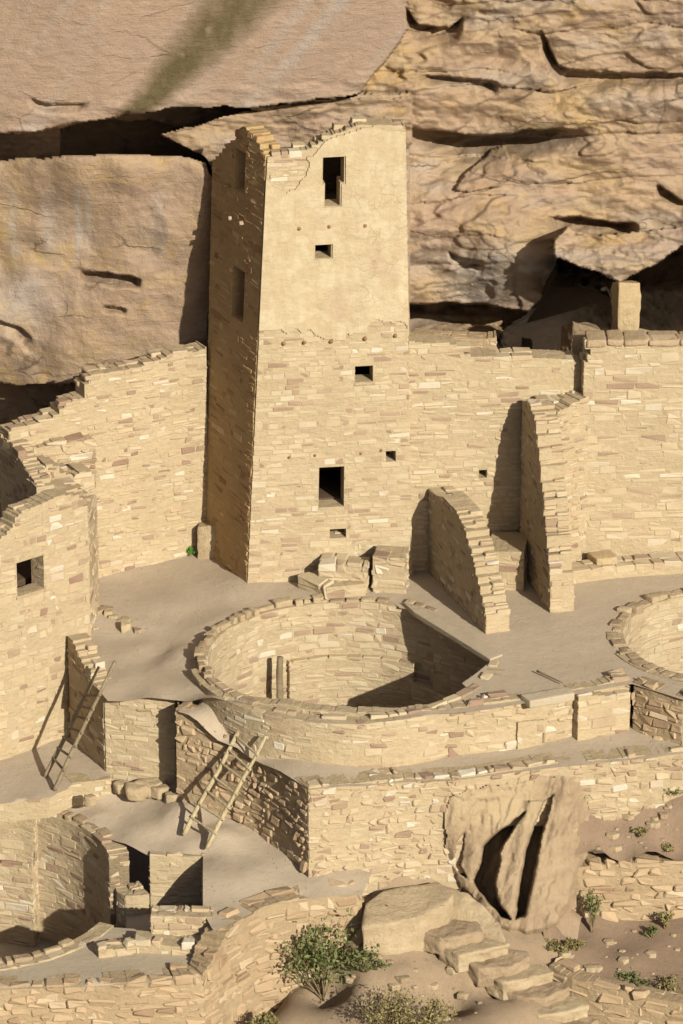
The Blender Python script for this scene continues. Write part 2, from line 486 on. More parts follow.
# rock slab: pixel outline of the top at given heights, extruded down
def slab(name, outline, h, mat, parent=None, seed=1, amp=.02, cut=.09, bev=.03, skew=(0, 0), freq=2.2):
    pts = [PZ(*p) for p in outline]
    return prism(name, pts, h, mat, parent, seed, amp, cut, bev, skew, freq)
def prism(name, pts, h, mat, parent=None, seed=1, amp=.02, cut=.09, bev=.03, skew=(0, 0), freq=2.2):
    bm = bmesh.new()
    top = [bm.verts.new(p) for p in pts]; bot = [bm.verts.new((p[0]+skew[0], p[1]+skew[1], p[2]-h)) for p in pts]
    bm.faces.new(top); bm.faces.new(bot[::-1]); n = len(pts)
    for i in range(n): bm.faces.new((top[i], bot[i], bot[(i+1) % n], top[(i+1) % n]))
    bmesh.ops.recalc_face_normals(bm, faces=bm.faces)
    bmesh.ops.bevel(bm, geom=bm.edges[:], offset=bev, segments=2, affect='EDGES', profile=.6)
    bmesh.ops.triangulate(bm, faces=bm.faces)
    for _ in range(5):
        es = [e for e in bm.edges if e.calc_length() > cut]
        if not es: break
        bmesh.ops.subdivide_edges(bm, edges=es, cuts=1); bmesh.ops.triangulate(bm, faces=[f for f in bm.faces if len(f.verts) > 3])
    bm.normal_update()
    V = np.array([v.co for v in bm.verts]); N = np.array([v.normal for v in bm.verts])
    d = fbm(V*freq+seed*7.7, 4, seed)*amp + fbm(V*[1.5, 1.5, 9]+seed, 3, seed+9)*amp*.5
    V2 = V+N*d[:, None]
    for v, c in zip(bm.verts, V2): v.co = c
    me = bpy.data.meshes.new(name); bm.to_mesh(me); bm.free()
    at = me.attributes.new('rnd', 'FLOAT', 'POINT'); at.data.foreach_set('value', [random.Random(seed).random()]*len(me.vertices))
    me.polygons.foreach_set('use_smooth', [True]*len(me.polygons))
    me.materials.append(M[mat] if isinstance(mat, str) else mat)
    o = bpy.data.objects.new(name, me); S.collection.objects.link(o)
    if parent is not None: o.parent = parent; o.matrix_parent_inverse = Matrix.Translation(parent.location).inverted()
    return o

def tube(name, pts, radii, mat, parent=None, seg=9, wob=.0, seed=1):
    P = np.array(pts, float)
    # resample
    d = np.linalg.norm(np.diff(P, axis=0), axis=1); s = np.concatenate([[0], np.cumsum(d)])
    n = max(3, int(s[-1]/.08)+1); q = np.linspace(0, s[-1], n)
    C = np.stack([np.interp(q, s, P[:, k]) for k in range(3)], 1); r = np.interp(q, s, radii)
    C += np.stack([vnoise(np.stack([q*1.7, q*0, q*0+k], 1), seed+k) for k in range(3)], 1)*wob
    V = []; F = []
    for i in range(n):
        T = C[min(i+1, n-1)]-C[max(i-1, 0)]; T /= np.linalg.norm(T)
        a = np.cross(T, [0, .3, 1]); a /= np.linalg.norm(a); b = np.cross(T, a)
        for k in range(seg):
            th = 2*math.pi*k/seg; rr = r[i]*(1+.08*math.sin(3*th+seed+i*.7))
            V.append(C[i]+rr*(math.cos(th)*a+math.sin(th)*b))
    for i in range(n-1):
        for k in range(seg):
            F.append((i*seg+k, i*seg+(k+1) % seg, (i+1)*seg+(k+1) % seg, (i+1)*seg+k))
    F.append(tuple(range(seg))[::-1]); F.append(tuple((n-1)*seg+k for k in range(seg)))
    me = mesh_np(name, V, F, smooth=True); me.materials.append(M[mat])
    o = bpy.data.objects.new(name, me); S.collection.objects.link(o)
    if parent is not None: o.parent = parent; o.matrix_parent_inverse = Matrix.Translation(parent.location).inverted()
    return o

#==SCENE==
# ------------------------------------------------------------------ materials for the rock, wood and plants
def seg_dist(px, py, pts):
    d = np.full(px.shape, 1e9)
    for (x0, y0), (x1, y1) in zip(pts[:-1], pts[1:]):
        dx, dy = x1-x0, y1-y0; t = np.clip(((px-x0)*dx+(py-y0)*dy)/(dx*dx+dy*dy), 0, 1)
        d = np.minimum(d, np.hypot(px-x0-t*dx, py-y0-t*dy))
    return d
t = NT('alcove sandstone')
v = t.mapping((.7, .7, 2.0), (.05, .12, 0)); band = t.noise(.8, 7, v, .65, .6)
v2 = t.mapping((1.2, 1.2, 7.), (.04, -.1, 0)); lam = t.noise(1.6, 8, v2, .7, .4)
big = t.noise(.35, 5, dist=.8); g = t.noise(6, 8, rough=.75)
c = t.ramp(band, [(.28, (.235, .165, .125)), (.42, (.285, .20, .14)), (.52, (.32, .23, .15)), (.6, (.34, .245, .14)), (.75, (.31, .23, .165))])
c = t.mix(.3, c, (.32, .235, .16)); c = t.mix(t.ramp(big, [(.4, 0.), (.62, .75)]), c, (.31, .225, .17))
oc = t.noise(1.1, 6, dist=1.2); c = t.mix(t.math('MULTIPLY', t.ramp(oc, [(.54, 0.), (.68, .6)]), t.attr('ochre')), c, (.38, .26, .10))
c = t.mix(.4, c, t.ramp(lam, [(.3, .36), (.5, .5), (.7, .64)]), 'SOFT_LIGHT')
c = t.mix(.5, c, t.ramp(g, [(.25, .38), (.8, .62)]), 'SOFT_LIGHT')
c = t.mix(t.attr('pink'), c, (.30, .22, .175))
c = t.mix(t.math('MULTIPLY', t.attr('grey'), t.ramp(t.noise(2.5, 5), [(.3, .5), (.6, 1.)])), c, (.33, .30, .28))
c = t.mix(t.math('MULTIPLY', t.attr('algae'), t.ramp(t.noise(3.5, 6, t.mapping((1, 1, .4), (0, .7, 0))), [(.25, .7), (.55, 1.)])), c, (.088, .07, .034))
c = t.mix(t.attr('shade_and_marks'), c, (.028, .019, .013))  # near-black for painted cave shade and dark marks
ck = t.n('ShaderNodeTexVoronoi', feature='DISTANCE_TO_EDGE'); ck.inputs['Scale'].default_value = 1.0
ckn = t.n('ShaderNodeTexNoise'); ckn.inputs['Scale'].default_value = 1.3; ckn.inputs['Detail'].default_value = 8; ckn.inputs['Roughness'].default_value = .65; t.l(t.co, ckn.inputs['Vector'])
t.l(t.mix(.35, t.mapping((.55, .55, 1.7), (.05, .15, 0)), ckn.outputs['Color']), ck.inputs['Vector'])
ckm = t.math('MULTIPLY', t.math('MULTIPLY', t.ramp(ck.outputs[0], [(.0, 1.), (.018, 0.)]), t.ramp(t.noise(.9, 4), [(.48, 0.), (.58, 1.)])), t.math('SUBTRACT', 1.0, t.math('MULTIPLY', t.attr('pink'), .9)))
c = t.mix(t.math('MULTIPLY', ckm, .4), c, (.09, .06, .04))
fin_ = t.noise(3.5, 10, t.mapping((1, 1, 2.6), (.1, .1, 0)), .78, .2)
c = t.mix(.42, c, t.ramp(fin_, [(.3, .36), (.5, .5), (.7, .63)]), 'SOFT_LIGHT')
n = t.bump(g, .03); n = t.bump(lam, .03, .8, n); n = t.bump(fin_, .03, .8, n); n = t.bump(ckm, .03, .8, n); n = t.bump(t.noise(30, 4), .012, 1, n)
M['cliff'] = t.fin(c, n)

def rock_mat(name, a, b, cc):
    t = NT(name)
    b1 = t.noise(1.4, 6, t.mapping((1, 1, 2.5)), .65, .5); g = t.noise(9, 7, rough=.75); f = t.noise(40, 3)
    c = t.ramp(b1, [(.3, a), (.5, b), (.7, cc)])
    c = t.mix(.6, c, t.ramp(g, [(.25, .38), (.8, .62)]), 'SOFT_LIGHT')
    st2 = t.noise(5, 9, t.mapping((1.6, 1.6, .6), (.2, .1, 0)), .75); c = t.mix(.5, c, t.ramp(st2, [(.3, .34), (.5, .5), (.7, .62)]), 'SOFT_LIGHT')
    n = t.bump(f, .008); n = t.bump(g, .04, normal=n); n = t.bump(st2, .035, 1, n)
    return t.fin(c, n)
M['rock'] = rock_mat('weathered boulder sandstone', (.29, .215, .145), (.34, .255, .17), (.38, .29, .20))
M['rock_light'] = rock_mat('pale ledge sandstone', (.35, .27, .175), (.41, .32, .21), (.47, .38, .26))
M['warmblock'] = rock_mat('warm block stone', (.38, .285, .17), (.43, .33, .20), (.47, .375, .24))
M['wood_pale'] = rock_mat('sun bleached pine', (.40, .33, .20), (.47, .39, .25), (.52, .44, .29))
M['wood_grey'] = rock_mat('weathered grey pole', (.20, .155, .10), (.26, .205, .135), (.31, .25, .165))
M['beam_end'] = rock_mat('old beam end', (.20, .11, .06), (.27, .16, .09), (.33, .20, .11))
M['beam_pale'] = rock_mat('pale beam end', (.42, .31, .21), (.47, .36, .25), (.52, .4, .29))
def leaf_mat(name, a, b):
    t = NT(name); c = t.ramp(t.attr('rnd'), [(0, a), (1, b)]); t.b.inputs['Roughness'].default_value = .6
    t.b.inputs['Transmission Weight'].default_value = 0
    return t.fin(c)
M['leaf'] = leaf_mat('green shrub leaves', (.07, .085, .025), (.16, .175, .07))
M['leaf_bright'] = leaf_mat('fresh green leaves', (.05, .17, .015), (.09, .26, .03))
M['leaf_dry'] = leaf_mat('olive dry leaves', (.15, .135, .055), (.24, .20, .09))
M['stem'] = rock_mat('shrub stems', (.16, .12, .07), (.22, .17, .1), (.28, .22, .13))

# ------------------------------------------------------------------ ground far below and around
def xy_sheet(name, pts, mat, step=1.0, rough=.1, seed=1, zf=None):
    x0, y0, x1, y1 = pts; xs = np.arange(x0, x1+step, step); ys = np.arange(y0, y1+step, step)
    X, Y = np.meshgrid(xs, ys); Z = zf(X, Y)+rough*fbm(np.stack([X, Y, X*0], -1)*.4, 4, seed)
    V = np.stack([X, Y, Z], -1).reshape(-1, 3); nx = len(xs); i = np.arange(len(ys)-1)[:, None]*nx+np.arange(nx-1)[None]
    F = np.stack([i, i+1, i+nx+1, i+nx], -1).reshape(-1, 4)
    return link(name, mesh_np(name, V, F, smooth=True), M[mat])
struct(xy_sheet('ground', (-60, -75, 60, 12), 'dirt', 1.5, .3, 4,
       lambda X, Y: -5.6+np.where(Y < -14, (Y+14)*.45, 0)-.0*X))

# ------------------------------------------------------------------ cliff (relief sheet: every vertex has its own depth)
def poly(px, pts):
    return np.interp(px, [p[0] for p in pts], [p[1] for p in pts])
def sstep(x): x = np.clip(x, 0, 1); return x*x*(3-2*x)
def wob(px, py, sc, amp, seed):
    return amp*fbm(np.stack([px/sc, py/sc, px*0+seed], -1), 4, seed)
def inpoly(px, py, pts):
    r = np.zeros(px.shape, bool); n = len(pts)
    for i in range(n):
        (x0, y0), (x1, y1) = pts[i], pts[(i+1) % n]
        if y0 == y1: continue
        c = ((y0 > py) != (y1 > py)) & (px < (x1-x0)*(py-y0)/(y1-y0)+x0); r ^= c
    return r
us = np.concatenate([np.arange(-900, -60, 30), np.arange(-60, 745, 1.25), np.arange(745, 1600, 30)])
vs = np.concatenate([np.arange(-260, -20, 12), np.arange(-20, 470, 1.25)])
PX, PYY = np.meshgrid(us, vs)
wx = PX+wob(PX, PYY, 22, 4, 1)+wob(PX, PYY, 90, 3, 71); wy = PYY+wob(PX, PYY, 22, 4, 2)+wob(PX, PYY, 7, .5, 5)
# base depth of the layered rock on the right and behind everything
Yb = 4.6-.55*sstep((150-wy)/60)-.35*sstep((60-wy)/60) + .0*wx
Yb = Yb+.8*fbm(np.stack([PX/150, PYY/75, PX*0+3], -1), 4, 31)+.18*fbm(np.stack([PX/60, PYY/20, PX*0+8], -1), 4, 37)
# many small strata steps on the right
sw = PYY+.03*PX+wob(PX, PYY, 70, 14, 41)
for k, (row, d, lo, hi) in enumerate([(20, .25, 420, 683), (48, .2, 500, 900), (100, .3, 430, 620), (150, .22, 430, 700), (172, .2, 400, 560),
                                      (195, .3, 500, 800), (212, .28, 400, 540), (250, .2, 400, 520), (278, .25, 400, 500), (85, .18, 360, 520), (140, .2, 560, 900)]):
    m = sstep((wx-lo)/40)*sstep((hi-wx)/40)*(.5+.8*np.clip(wob(PX, PYY*.3, 40, 1, 50+k)+.4, 0, 1))
    q = (sw-row)
    Yb += .6*d*m*np.where(q > 0, np.exp(-q/9), 0)
# flaking plates with crisp edges
for sc_, am_, sd_ in ((1.7, .10, 131), (.8, .035, 132)):
    qn = fbm(np.stack([PX/(75*sc_)+.15*PYY/(20*sc_), PYY/(34*sc_), PX*0+sd_], -1), 4, sd_, .42)*4.0
    Yb = Yb+am_*(np.floor(qn)+sstep((qn-np.floor(qn))*7))
Yb = Yb-1.0*np.exp(-((PX-515)/48)**2-((PYY-262)/38)**2)
def ledge(Y, line, d, rec, wavy=3, seed=0, x0=-2000, x1=2000, fade=25, y=None, w=1.5):
    yy = (wy if y is None else y)-poly(wx, line)
    m = sstep((wx-x0)/fade)*sstep((x1-wx)/fade)
    return Y+d*m*np.where(yy > 0, sstep(yy/w)*(1-sstep((yy-w)/rec)), 0)
Yb = ledge(Yb, [(408, 126), (480, 133), (540, 130), (600, 124)], 1.5, 30, x0=380, x1=600, fade=75)
Yb = ledge(Yb, [(400, 2), (418, 22), (450, 26), (470, 12)], .6, 22, x0=402, x1=465, fade=8)
Yb = ledge(Yb, [(540, 30), (560, 66), (600, 72), (683, 71), (760, 66)], .55, 22, x0=535, fade=14)
Yb = ledge(Yb, [(425, 75), (450, 77), (500, 82)], .4, 16, x0=420, x1=500, fade=10)
Yb = ledge(Yb, [(550, 217), (590, 216), (640, 224)], .8, 20, x0=548, x1=640, fade=16)
Yb = ledge(Yb, [(400, 303), (450, 301), (500, 306), (560, 314)], 2.2, 60, x0=380, x1=560, fade=20)
Yb = ledge(Yb, [(445, 248), (460, 258), (485, 260)], .3, 15, x0=446, x1=484, fade=8)
Yb = ledge(Yb, [(660, 185), (683, 200), (760, 205)], .5, 18, x0=655, fade=8)
# triangular flake
fl = inpoly(wx, wy, [(455, 188), (468, 172), (490, 150), (505, 146), (512, 160), (505, 175), (498, 188), (470, 192)])
Yb = np.where(fl, Yb-.22, Yb)
# rock nose over the cave and the cave itself
nose = inpoly(wx, wy, [(556, 240), (566, 228), (600, 236), (640, 232), (700, 226), (1000, 220), (1000, 235), (683, 248), (650, 268), (620, 281), (600, 272), (585, 268), (568, 262), (553, 256)])
cave = (wy > poly(wx, [(480, 345), (540, 300), (556, 258), (700, 240), (1700, 240)])) & (wx > 470) & ~nose
Yn = 3.0+.5*fbm(np.stack([PX/34, PYY/14, PX*0], -1), 5, 61)-.012*(PYY-232)
Ycave = 3.9+2.5*sstep((PYY-285)/45)+3.4*sstep((wy-poly(wx, [(480, 345), (545, 290), (560, 258), (700, 240), (1700, 240)]))/10)*sstep((wx-500)/90)+.35*fbm(np.stack([PX/30, PYY/20, PX*0+9], -1), 4, 66)
rough_under = inpoly(wx, wy, [(553, 256), (568, 262), (600, 272), (612, 300), (596, 288), (575, 284), (560, 272)])
Yb = np.where(cave, Ycave, Yb); Yb = np.where(nose, Yn, Yb)
Yb = np.where(rough_under, 4.4+.8*fbm(np.stack([PX/9, PYY/7, PX*0+9], -1), 3, 67), Yb)
# big smooth slab of the roof at the upper left
lip = [(-1500, 150), (0, 133), (40, 130), (62, 126), (100, 119), (128, 113), (180, 107), (250, 107), (300, 102), (345, 97), (362, 93)]
edge = [(360, 94), (366, 84), (400, 42), (408, 28), (406, 8), (412, -30), (420, -280)]
ex = np.interp(-PYY, [-p[1] for p in edge], [p[0] for p in edge])+wob(PX, PYY, 15, 2.5, 77)
in_slab = (PYY+wob(PX, PYY, 16, 3, 78)+wob(PX, PYY, 5, .3, 79) < poly(PX, lip)) & (PX < ex)
Ys = 2.1+.0035*(PYY-poly(PX, lip))+.0025*np.maximum(PX-100, 0)+.16*fbm(np.stack([(PX+PYY*.55)/70, (PYY-.6*PX)/260, PX*0], -1), 5, 81)+.10*fbm(np.stack([PX/30, PYY/9, PX*0], -1), 4, 82)*sstep((PYY-poly(PX, lip)+30)/25)
Ys = ledge(Ys, [(28, 97), (50, 103), (100, 104)], .25, 10, x0=25, x1=90, fade=14)
# recess below the lip, second step, then the boulder
Yrec = 6.0+.3*fbm(np.stack([PX/40, PYY/12, PX*0], -1), 4, 85)
Yrec = np.where(PX > 250, np.minimum(Yrec, 3.2), Yrec)
lower = [(-1500, 160), (0, 152), (60, 140), (95, 132), (130, 134), (185, 141), (212, 152), (240, 162), (400, 180)]
band = (wy > poly(PX, [(60, 118), (100, 120), (150, 122), (190, 130), (215, 145)])) & (PX < 215) & (PX > 60)
Yrec2 = np.where(band, 7.5, Yrec)
roofy = inpoly(PX, wy, [(160, 136), (240, 112), (345, 99), (410, 97), (425, 128), (380, 175), (215, 175), (205, 158)])
Yroof = 3.0+.010*(140-PYY)*0+.25*fbm(np.stack([PX/50, PYY/12, PX*0], -1), 4, 88)
Yroof = Yroof-.03*(PYY-poly(PX, lip)-6)*0+.8*np.clip(1-(PYY-poly(PX, lip))/9*(1+(PX-200)/150), 0, 1)
boul = inpoly(wx, wy, [(-2000, 175), (-40, 166), (20, 160), (70, 155), (140, 153), (190, 158), (207, 163), (213, 178), (214, 200), (208, 345), (212, 470), (150, 470), (112, 374), (80, 381), (40, 385), (0, 384), (-40, 380), (-2000, 380)])
ed = np.minimum(np.minimum(214-PX, 400), PYY-poly(PX, [(-2000, 175), (-40, 166), (20, 160), (70, 155), (140, 153), (190, 158), (213, 172)]))
Ybo = 1.93+1.0*((PYY-160)/220)+.15*np.exp(-np.maximum(ed, 0)/6)+.5*fbm(np.stack([PX/90, PYY/80, PX*0], -1), 3, 91)+.08*fbm(np.stack([PX/22, PYY/22, PX*0], -1), 4, 92)
Ybo += .003*np.maximum(120-PX, 0)
# hollow with a curved rim on its right side, and the long crack
hol = np.hypot((PX-105)/62, (PYY-232)/52); Ybo += .09*(1-sstep((hol-.75)/.28))*sstep((PX-60)/60)
Ybo = ledge(Ybo, [(75, 268), (95, 270), (142, 279)], .45, 14, x0=76, x1=142, fade=8)
Ybo = ledge(Ybo, [(100, 305), (118, 308), (132, 312)], .25, 8, x0=102, x1=128, fade=6)
Ybo = ledge(Ybo, [(-40, 318), (0, 320), (20, 330), (40, 345)], .25, 16, x1=36, fade=16)
Y = Yb.copy()
leftside = PX < poly(-PYY, [(-470, 420), (-180, 420), (-97, 372), (0, 405), (300, 430)])
Y = np.where((PX < 410) & (wy > poly(PX, lip)) & ~roofy, Yrec2, Y)
Y = np.where(roofy & (PX < 412), Yroof, Y)
Y = np.where(boul, Ybo, Y)
Y = np.where((PX < 212) & (PYY > 378) & ~boul, 4.6, Y)
Y = np.where(in_slab, Ys, Y)
Y = Y+.05*fbm(np.stack([PX/9, PYY/5, PX*0], -1), 3, 95)*(1-in_slab*.8-boul*.75)
Y = np.where(PYY < -20, Y-(-20-PYY)*.012, Y)          # roof leans out above the frame
dirs = FOC*Fv[None, None]+(PX-341.5)[..., None]*Rv+(512-PYY)[..., None]*Uv
tt = (Y-CAM[1])/dirs[..., 1]; Vc = CAM+tt[..., None]*dirs
# stains of the rock, dark marks, and cave shade painted into the colour
def clampn(a): return np.clip(a, 0, 1)
cl_x = poly(PYY*1., [(-260, 330), (-20, 262), (20, 226), (60, 190), (100, 150), (118, 128)])
cw = poly(PYY*1., [(-260, 60), (0, 42), (40, 36), (80, 26), (105, 20), (118, 14)])
algae = clampn(1.5-abs(PX+wob(PX, PYY, 12, 5, 101)-cl_x)/cw*1.25)**.8*in_slab*sstep((wob(PX*1., PYY*1., 14, 1, 102)+.9)/.6)*.95
pink = (in_slab*.65+boul*.35*clampn(wob(PX, PYY, 60, 2, 103)+.4))
gr = in_slab*clampn(np.exp(-((PX-.0-(340-PYY*.9))/9)**2)*.5+wob((PX+PYY*.8)*1., PYY*.1, 18, 1.3, 104)-.1)*.8
gb = boul*sum(np.exp(-((PX+wob(PX, PYY, 25, 4, 105)-x)/w)**2)*a*sstep((PYY-175)/30)*sstep((270-PYY)/30) for x, w, a in ((78, 4, .9), (88, 3, .6), (48, 7, .55), (14, 5, .6), (62, 4, .3), (160, 5, .3)))
gb += boul*np.exp(-((PX-20)/38)**2-((PYY-300)/32)**2)*.7+boul*np.exp(-((PX-150)/20)**2-((PYY-240)/35)**2)*.2
gl = (~boul)*np.exp(-((PX-500)/60)**2-((PYY-275)/28)**2)*.8+(~boul)*.45*clampn(wob(PX, PYY*3, 60, 2.2, 106))*(~in_slab)
grey = clampn(gr+gb+gl)
shade_and_marks = np.exp(-((PYY-(307+wob(PX, PYY, 30, 8, 107)))/6)**2)*sstep((PX-400)/20)*sstep((560-PX)/40)*.75*clampn(.5+wob(PX, PYY, 9, 1.5, 108))  # streaky dark band along the ledge
shade_and_marks += .6*np.exp(-((PX-18)/26)**2-((PYY-348)/26)**2)*clampn(wob(PX, PYY, 9, 3.5, 109)-.2)
shade_and_marks += (np.where(cave, 1.0, 0)*sstep((PX-480)/20))  # cave shade painted into the rock colour
shade_and_marks += .8*np.exp(-seg_dist(PX, PYY, [(76, 268), (95, 271), (142, 280)])/1.0)  # dark lines along cracks and rock edges, here and below
shade_and_marks += .6*np.exp(-seg_dist(PX+wob(PX, PYY, 10, 4, 3), PYY, [(663, 82), (665, 105), (658, 130), (683, 133)])/1.0)
shade_and_marks += .5*np.exp(-seg_dist(PX+wob(PX, PYY, 10, 5, 4), PYY, [(455, 190), (470, 175), (492, 150)])/1.3)
shade_and_marks += .55*np.exp(-seg_dist(PX, PYY+wob(PX, PYY, 10, 5, 6), [(420, 78), (455, 80), (490, 84)])/1.5)+.8*np.exp(-np.hypot(PX-528, PYY-88)/4.5)
ochre = clampn(boul*1.0+(~in_slab)*.8)
A = dict(algae=algae, pink=clampn(pink), grey=grey, shade_and_marks=clampn(shade_and_marks), ochre=ochre)
nx = len(us); ii = np.arange(len(vs)-1)[:, None]*nx+np.arange(nx-1)[None]
Fc = np.stack([ii, ii+nx, ii+nx+1, ii+1], -1).reshape(-1, 4)
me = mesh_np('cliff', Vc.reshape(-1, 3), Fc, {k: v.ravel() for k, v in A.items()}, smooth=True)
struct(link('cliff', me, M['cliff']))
# ------------------------------------------------------------------ kiva geometry (shared by the floors and the walls)
a = PZ(207, 656, 0); b = PZ(490, 656, 0); K1 = (a+b)/2; KR1 = np.linalg.norm(b-a)/2
K1[1] = (PZ(348, 605, 0)[1]+PZ(348, 709, 0)[1])/2
a = PZ(-28, 807, -2.35); b = PZ(-28, 964, -2.85); K0 = (a+b)/2; KR0 = abs(a[1]-b[1])/2
a = PZ(734, 592, 0); b = PZ(734, 682, 0); K2 = (a+b)/2; KR2 = abs(a[1]-b[1])/2
def circ(c, r, a0=0, a1=360, n=48, end=False):
    return [(c[0]+r*math.cos(math.radians(a0+(a1-a0)*k/n)), c[1]+r*math.sin(math.radians(a0+(a1-a0)*k/n))) for k in range(n+(1 if end else 0))]
# recess on the right of the middle kiva
rec1 = [PZ(p[0], p[1], 0)[:2] for p in ((400, 606), (414, 608), (462, 633), (493, 650), (496, 655), (488, 663), (476, 673), (462, 683))]
def union_hole(c, r, pts):
    """circle with a polygonal bite added: replace circle vertices inside the span by the points (ordered by angle)"""
    A = [(math.degrees(math.atan2(p[1]-c[1], p[0]-c[0])), tuple(p)) for p in pts]
    amin = min(x[0] for x in A); amax = max(x[0] for x in A)
    C = [(x, (c[0]+r*math.cos(math.radians(x)), c[1]+r*math.sin(math.radians(x)))) for x in np.arange(-180, 180, 6)]
    C = [q for q in C if not (amin-2 < q[0] < amax+2)]
    return [q[1] for q in sorted(C+A, key=lambda q: q[0])]
hole1 = union_hole(K1, KR1+.12, rec1)
rec0 = [PZ(p[0], p[1], -2.35)[:2] for p in ((148, 857), (203, 857), (203, 910), (140, 912))]

# ------------------------------------------------------------------ floors
plaza = sheet('plaza', [(20, 600, -.5), (110, 560, -.15), (205, 515, 0), (420, 530, 0), (760, 520, 0), (800, 700, 0), (700, 703, 0), (683, 700, 0), (632, 684, 0), (570, 695, 0), (520, 704, 0),
               (470, 712, 0), (400, 716, 0), (350, 717, 0), (300, 713, 0), (250, 704, 0), (222, 700, -.02), (176, 701, -.30), (108, 701, -.40), (84, 676, -.42), (62, 650, -.42)],
              'plaza', ctrl=[(247, 585, 0), (300, 600, 0), (190, 600, -.1), (182, 650, -.12), (150, 620, -.2), (150, 660, -.34), (195, 685, -.12), (110, 588, -.22), (120, 640, -.36), (500, 640, 0), (560, 640, 0), (600, 600, 0), (230, 620, -.03), (440, 700, 0), (560, 680, 0), (640, 570, 0)],
              holes=[hole1, circ(K2, KR2+.12)], step=.16, rough=.018, seed=3)
struct(plaza)
terr = sheet('terrace_floor', [(188, 705, -.50), (178, 711, -.30), (228, 745, -.69), (256, 761, -.81), (311, 790, -.75), (400, 783, -.84), (460, 780, -.87), (520, 772, -.87), (620, 761, -.87), (760, 746, -.87),
              (760, 680, -.8), (632, 690, -.8), (575, 705, -.8), (400, 735, -.82), (350, 735, -.82), (300, 725, -.7), (250, 712, -.42), (236, 702, -.3), (222, 692, -.18)], 'plaza', step=.16, rough=.03, seed=5)
struct(terr)
def ang(c, deg, r, Z): return (c[0]+r*math.cos(math.radians(deg)), c[1]+r*math.sin(math.radians(deg)), Z)
def pxof(p): q = proj(p); return (q[0], q[1], p[2])
arc = [pxof(ang(K0, d, KR0+.14, -2.35)) for d in range(176, 22, -6)]
court = sheet('courtyard_floor', [(-300, 790, -2.05), (22, 790, -2.05), (75, 780, -2.0), (112, 772, -1.9), (150, 765, -1.84), (200, 780, -1.84), (256, 800, -1.98), (305, 852, -2.2), (340, 862, -2.27), (372, 872, -2.3), (362, 895, -2.42), (300, 901, -2.42), (262, 908, -2.42), (236, 922, -2.42), (214, 932, -2.42), (203, 912, -2.4), (203, 857, -2.35), (150, 857, -2.35)] + arc[::-1],
               'plaza', ctrl=[(100, 812, -2.2), (240, 865, -2.25), (180, 805, -1.92), (215, 830, -2.02), (140, 825, -2.2), (300, 880, -2.33), (160, 845, -2.3)], step=.16, rough=.04, seed=7)
struct(court)
lfl = sheet('ladder_yard_floor', [(-300, 700, -1.85), (100, 700, -1.85), (112, 775, -1.82), (72, 785, -1.85), (50, 798, -1.87), (0, 803, -1.9), (-60, 806, -1.9), (-300, 808, -1.9)], 'plaza', step=.16, rough=.03, seed=8)
struct(lfl)
ledge_c = sheet('kiva_ledge_floor', [pxof(ang(K0, d, KR0+.12, -2.87)) for d in range(180, 340, 6)] + [(150, 930, -2.87), (218, 925, -2.87), (216, 955, -2.87), (204, 977, -2.87), (120, 985, -2.87), (0, 990, -2.87), (-60, 992, -2.87), (-300, 985, -2.87)], 'slabtop', step=.2, rough=.015, seed=9)
struct(ledge_c)
def disc(name, c, r, z, mat):
    V = [(c[0], c[1], z)]; F = []
    R = 9
    for k in range(1, R+1):
        for j in range(48):
            x = c[0]+r*k/R*math.cos(j*math.pi/24); y = c[1]+r*k/R*math.sin(j*math.pi/24)
            V.append((x, y, z+.04*float(vnoise(np.array([[x*2, y*2, 1.]]))[0])))
    for j in range(48): F.append((0, 1+j, 1+(j+1) % 48))
    for k in range(R-1):
        for j in range(48):
            a = 1+k*48; F.append((a+j, a+48+j, a+48+(j+1) % 48, a+(j+1) % 48))
    return struct(link(name, mesh_np(name, V, F, smooth=True), M[mat]))
KF1, KF0, KF2 = -2.05, -4.75, -2.3
disc('kiva_floor', K1, KR1+.2, KF1, 'plaza'); disc('kiva_floor', K0, KR0+2.0, KF0, 'plaza'); disc('kiva_floor', K2, KR2+.2, KF2, 'plaza')
# the rock outcrop's own depth, used to fit the slopes to it
YT = lambda x: float(PZ(x, float(np.interp(x, [400, 460, 520, 560, 620], [779, 777, 768, 762, 757])), -.84)[1])
def slf(x): q = min(max((x-462)/45, 0), 1); return .30+.65*q*q*(3-2*q)
YOUT = lambda x, y: YT(x)-.07-max(0, y-800)/135*slf(x)
def onrock(x, y, off=.0): p = PY(x, y, YOUT(x, y)+off); return (x, y, float(p[2]))
slope = sheet('hillside', [(300, 872, -2.6), (318, 868, -2.45), (400, 860, -2.35), (400, 864, -2.38), (430, 862, -2.38), onrock(456, 885, .1), onrock(474, 899, .1), onrock(494, 917, .1), onrock(512, 925, .1), onrock(534, 927, .1), onrock(556, 919, .1), onrock(566, 905, .1), (585, 915, -3.4), (575, 955, -3.75), (550, 968, -3.75), (568, 1000, -4.2), (580, 1040, -4.7), (560, 1120, -5.5), (300, 1150, -5.6), (150, 1130, -5.6), (215, 1060, -5.1), (262, 1020, -4.6), (300, 985, -4.0), (345, 950, -3.35), (362, 925, -2.95), (358, 890, -2.5)],
              'hill', ctrl=[(330, 1010, -4.2), (400, 965, -3.35), (400, 1024, -4.15), (450, 1024, -4.3), (440, 960, -3.5), (500, 1020, -4.4), onrock(540, 937), onrock(505, 934), onrock(470, 907), onrock(485, 918), onrock(522, 938), onrock(450, 892), (430, 905, -3.0), (405, 912, -3.05), (378, 920, -3.05), (440, 890, -2.85), (400, 878, -2.6), (430, 876, -2.6), (455, 925, -3.05), (475, 950, -3.35), (520, 975, -3.62), (545, 1000, -3.98), (455, 905, -2.85), (500, 990, -3.8)], step=.13, rough=.045, seed=11)
struct(slope)
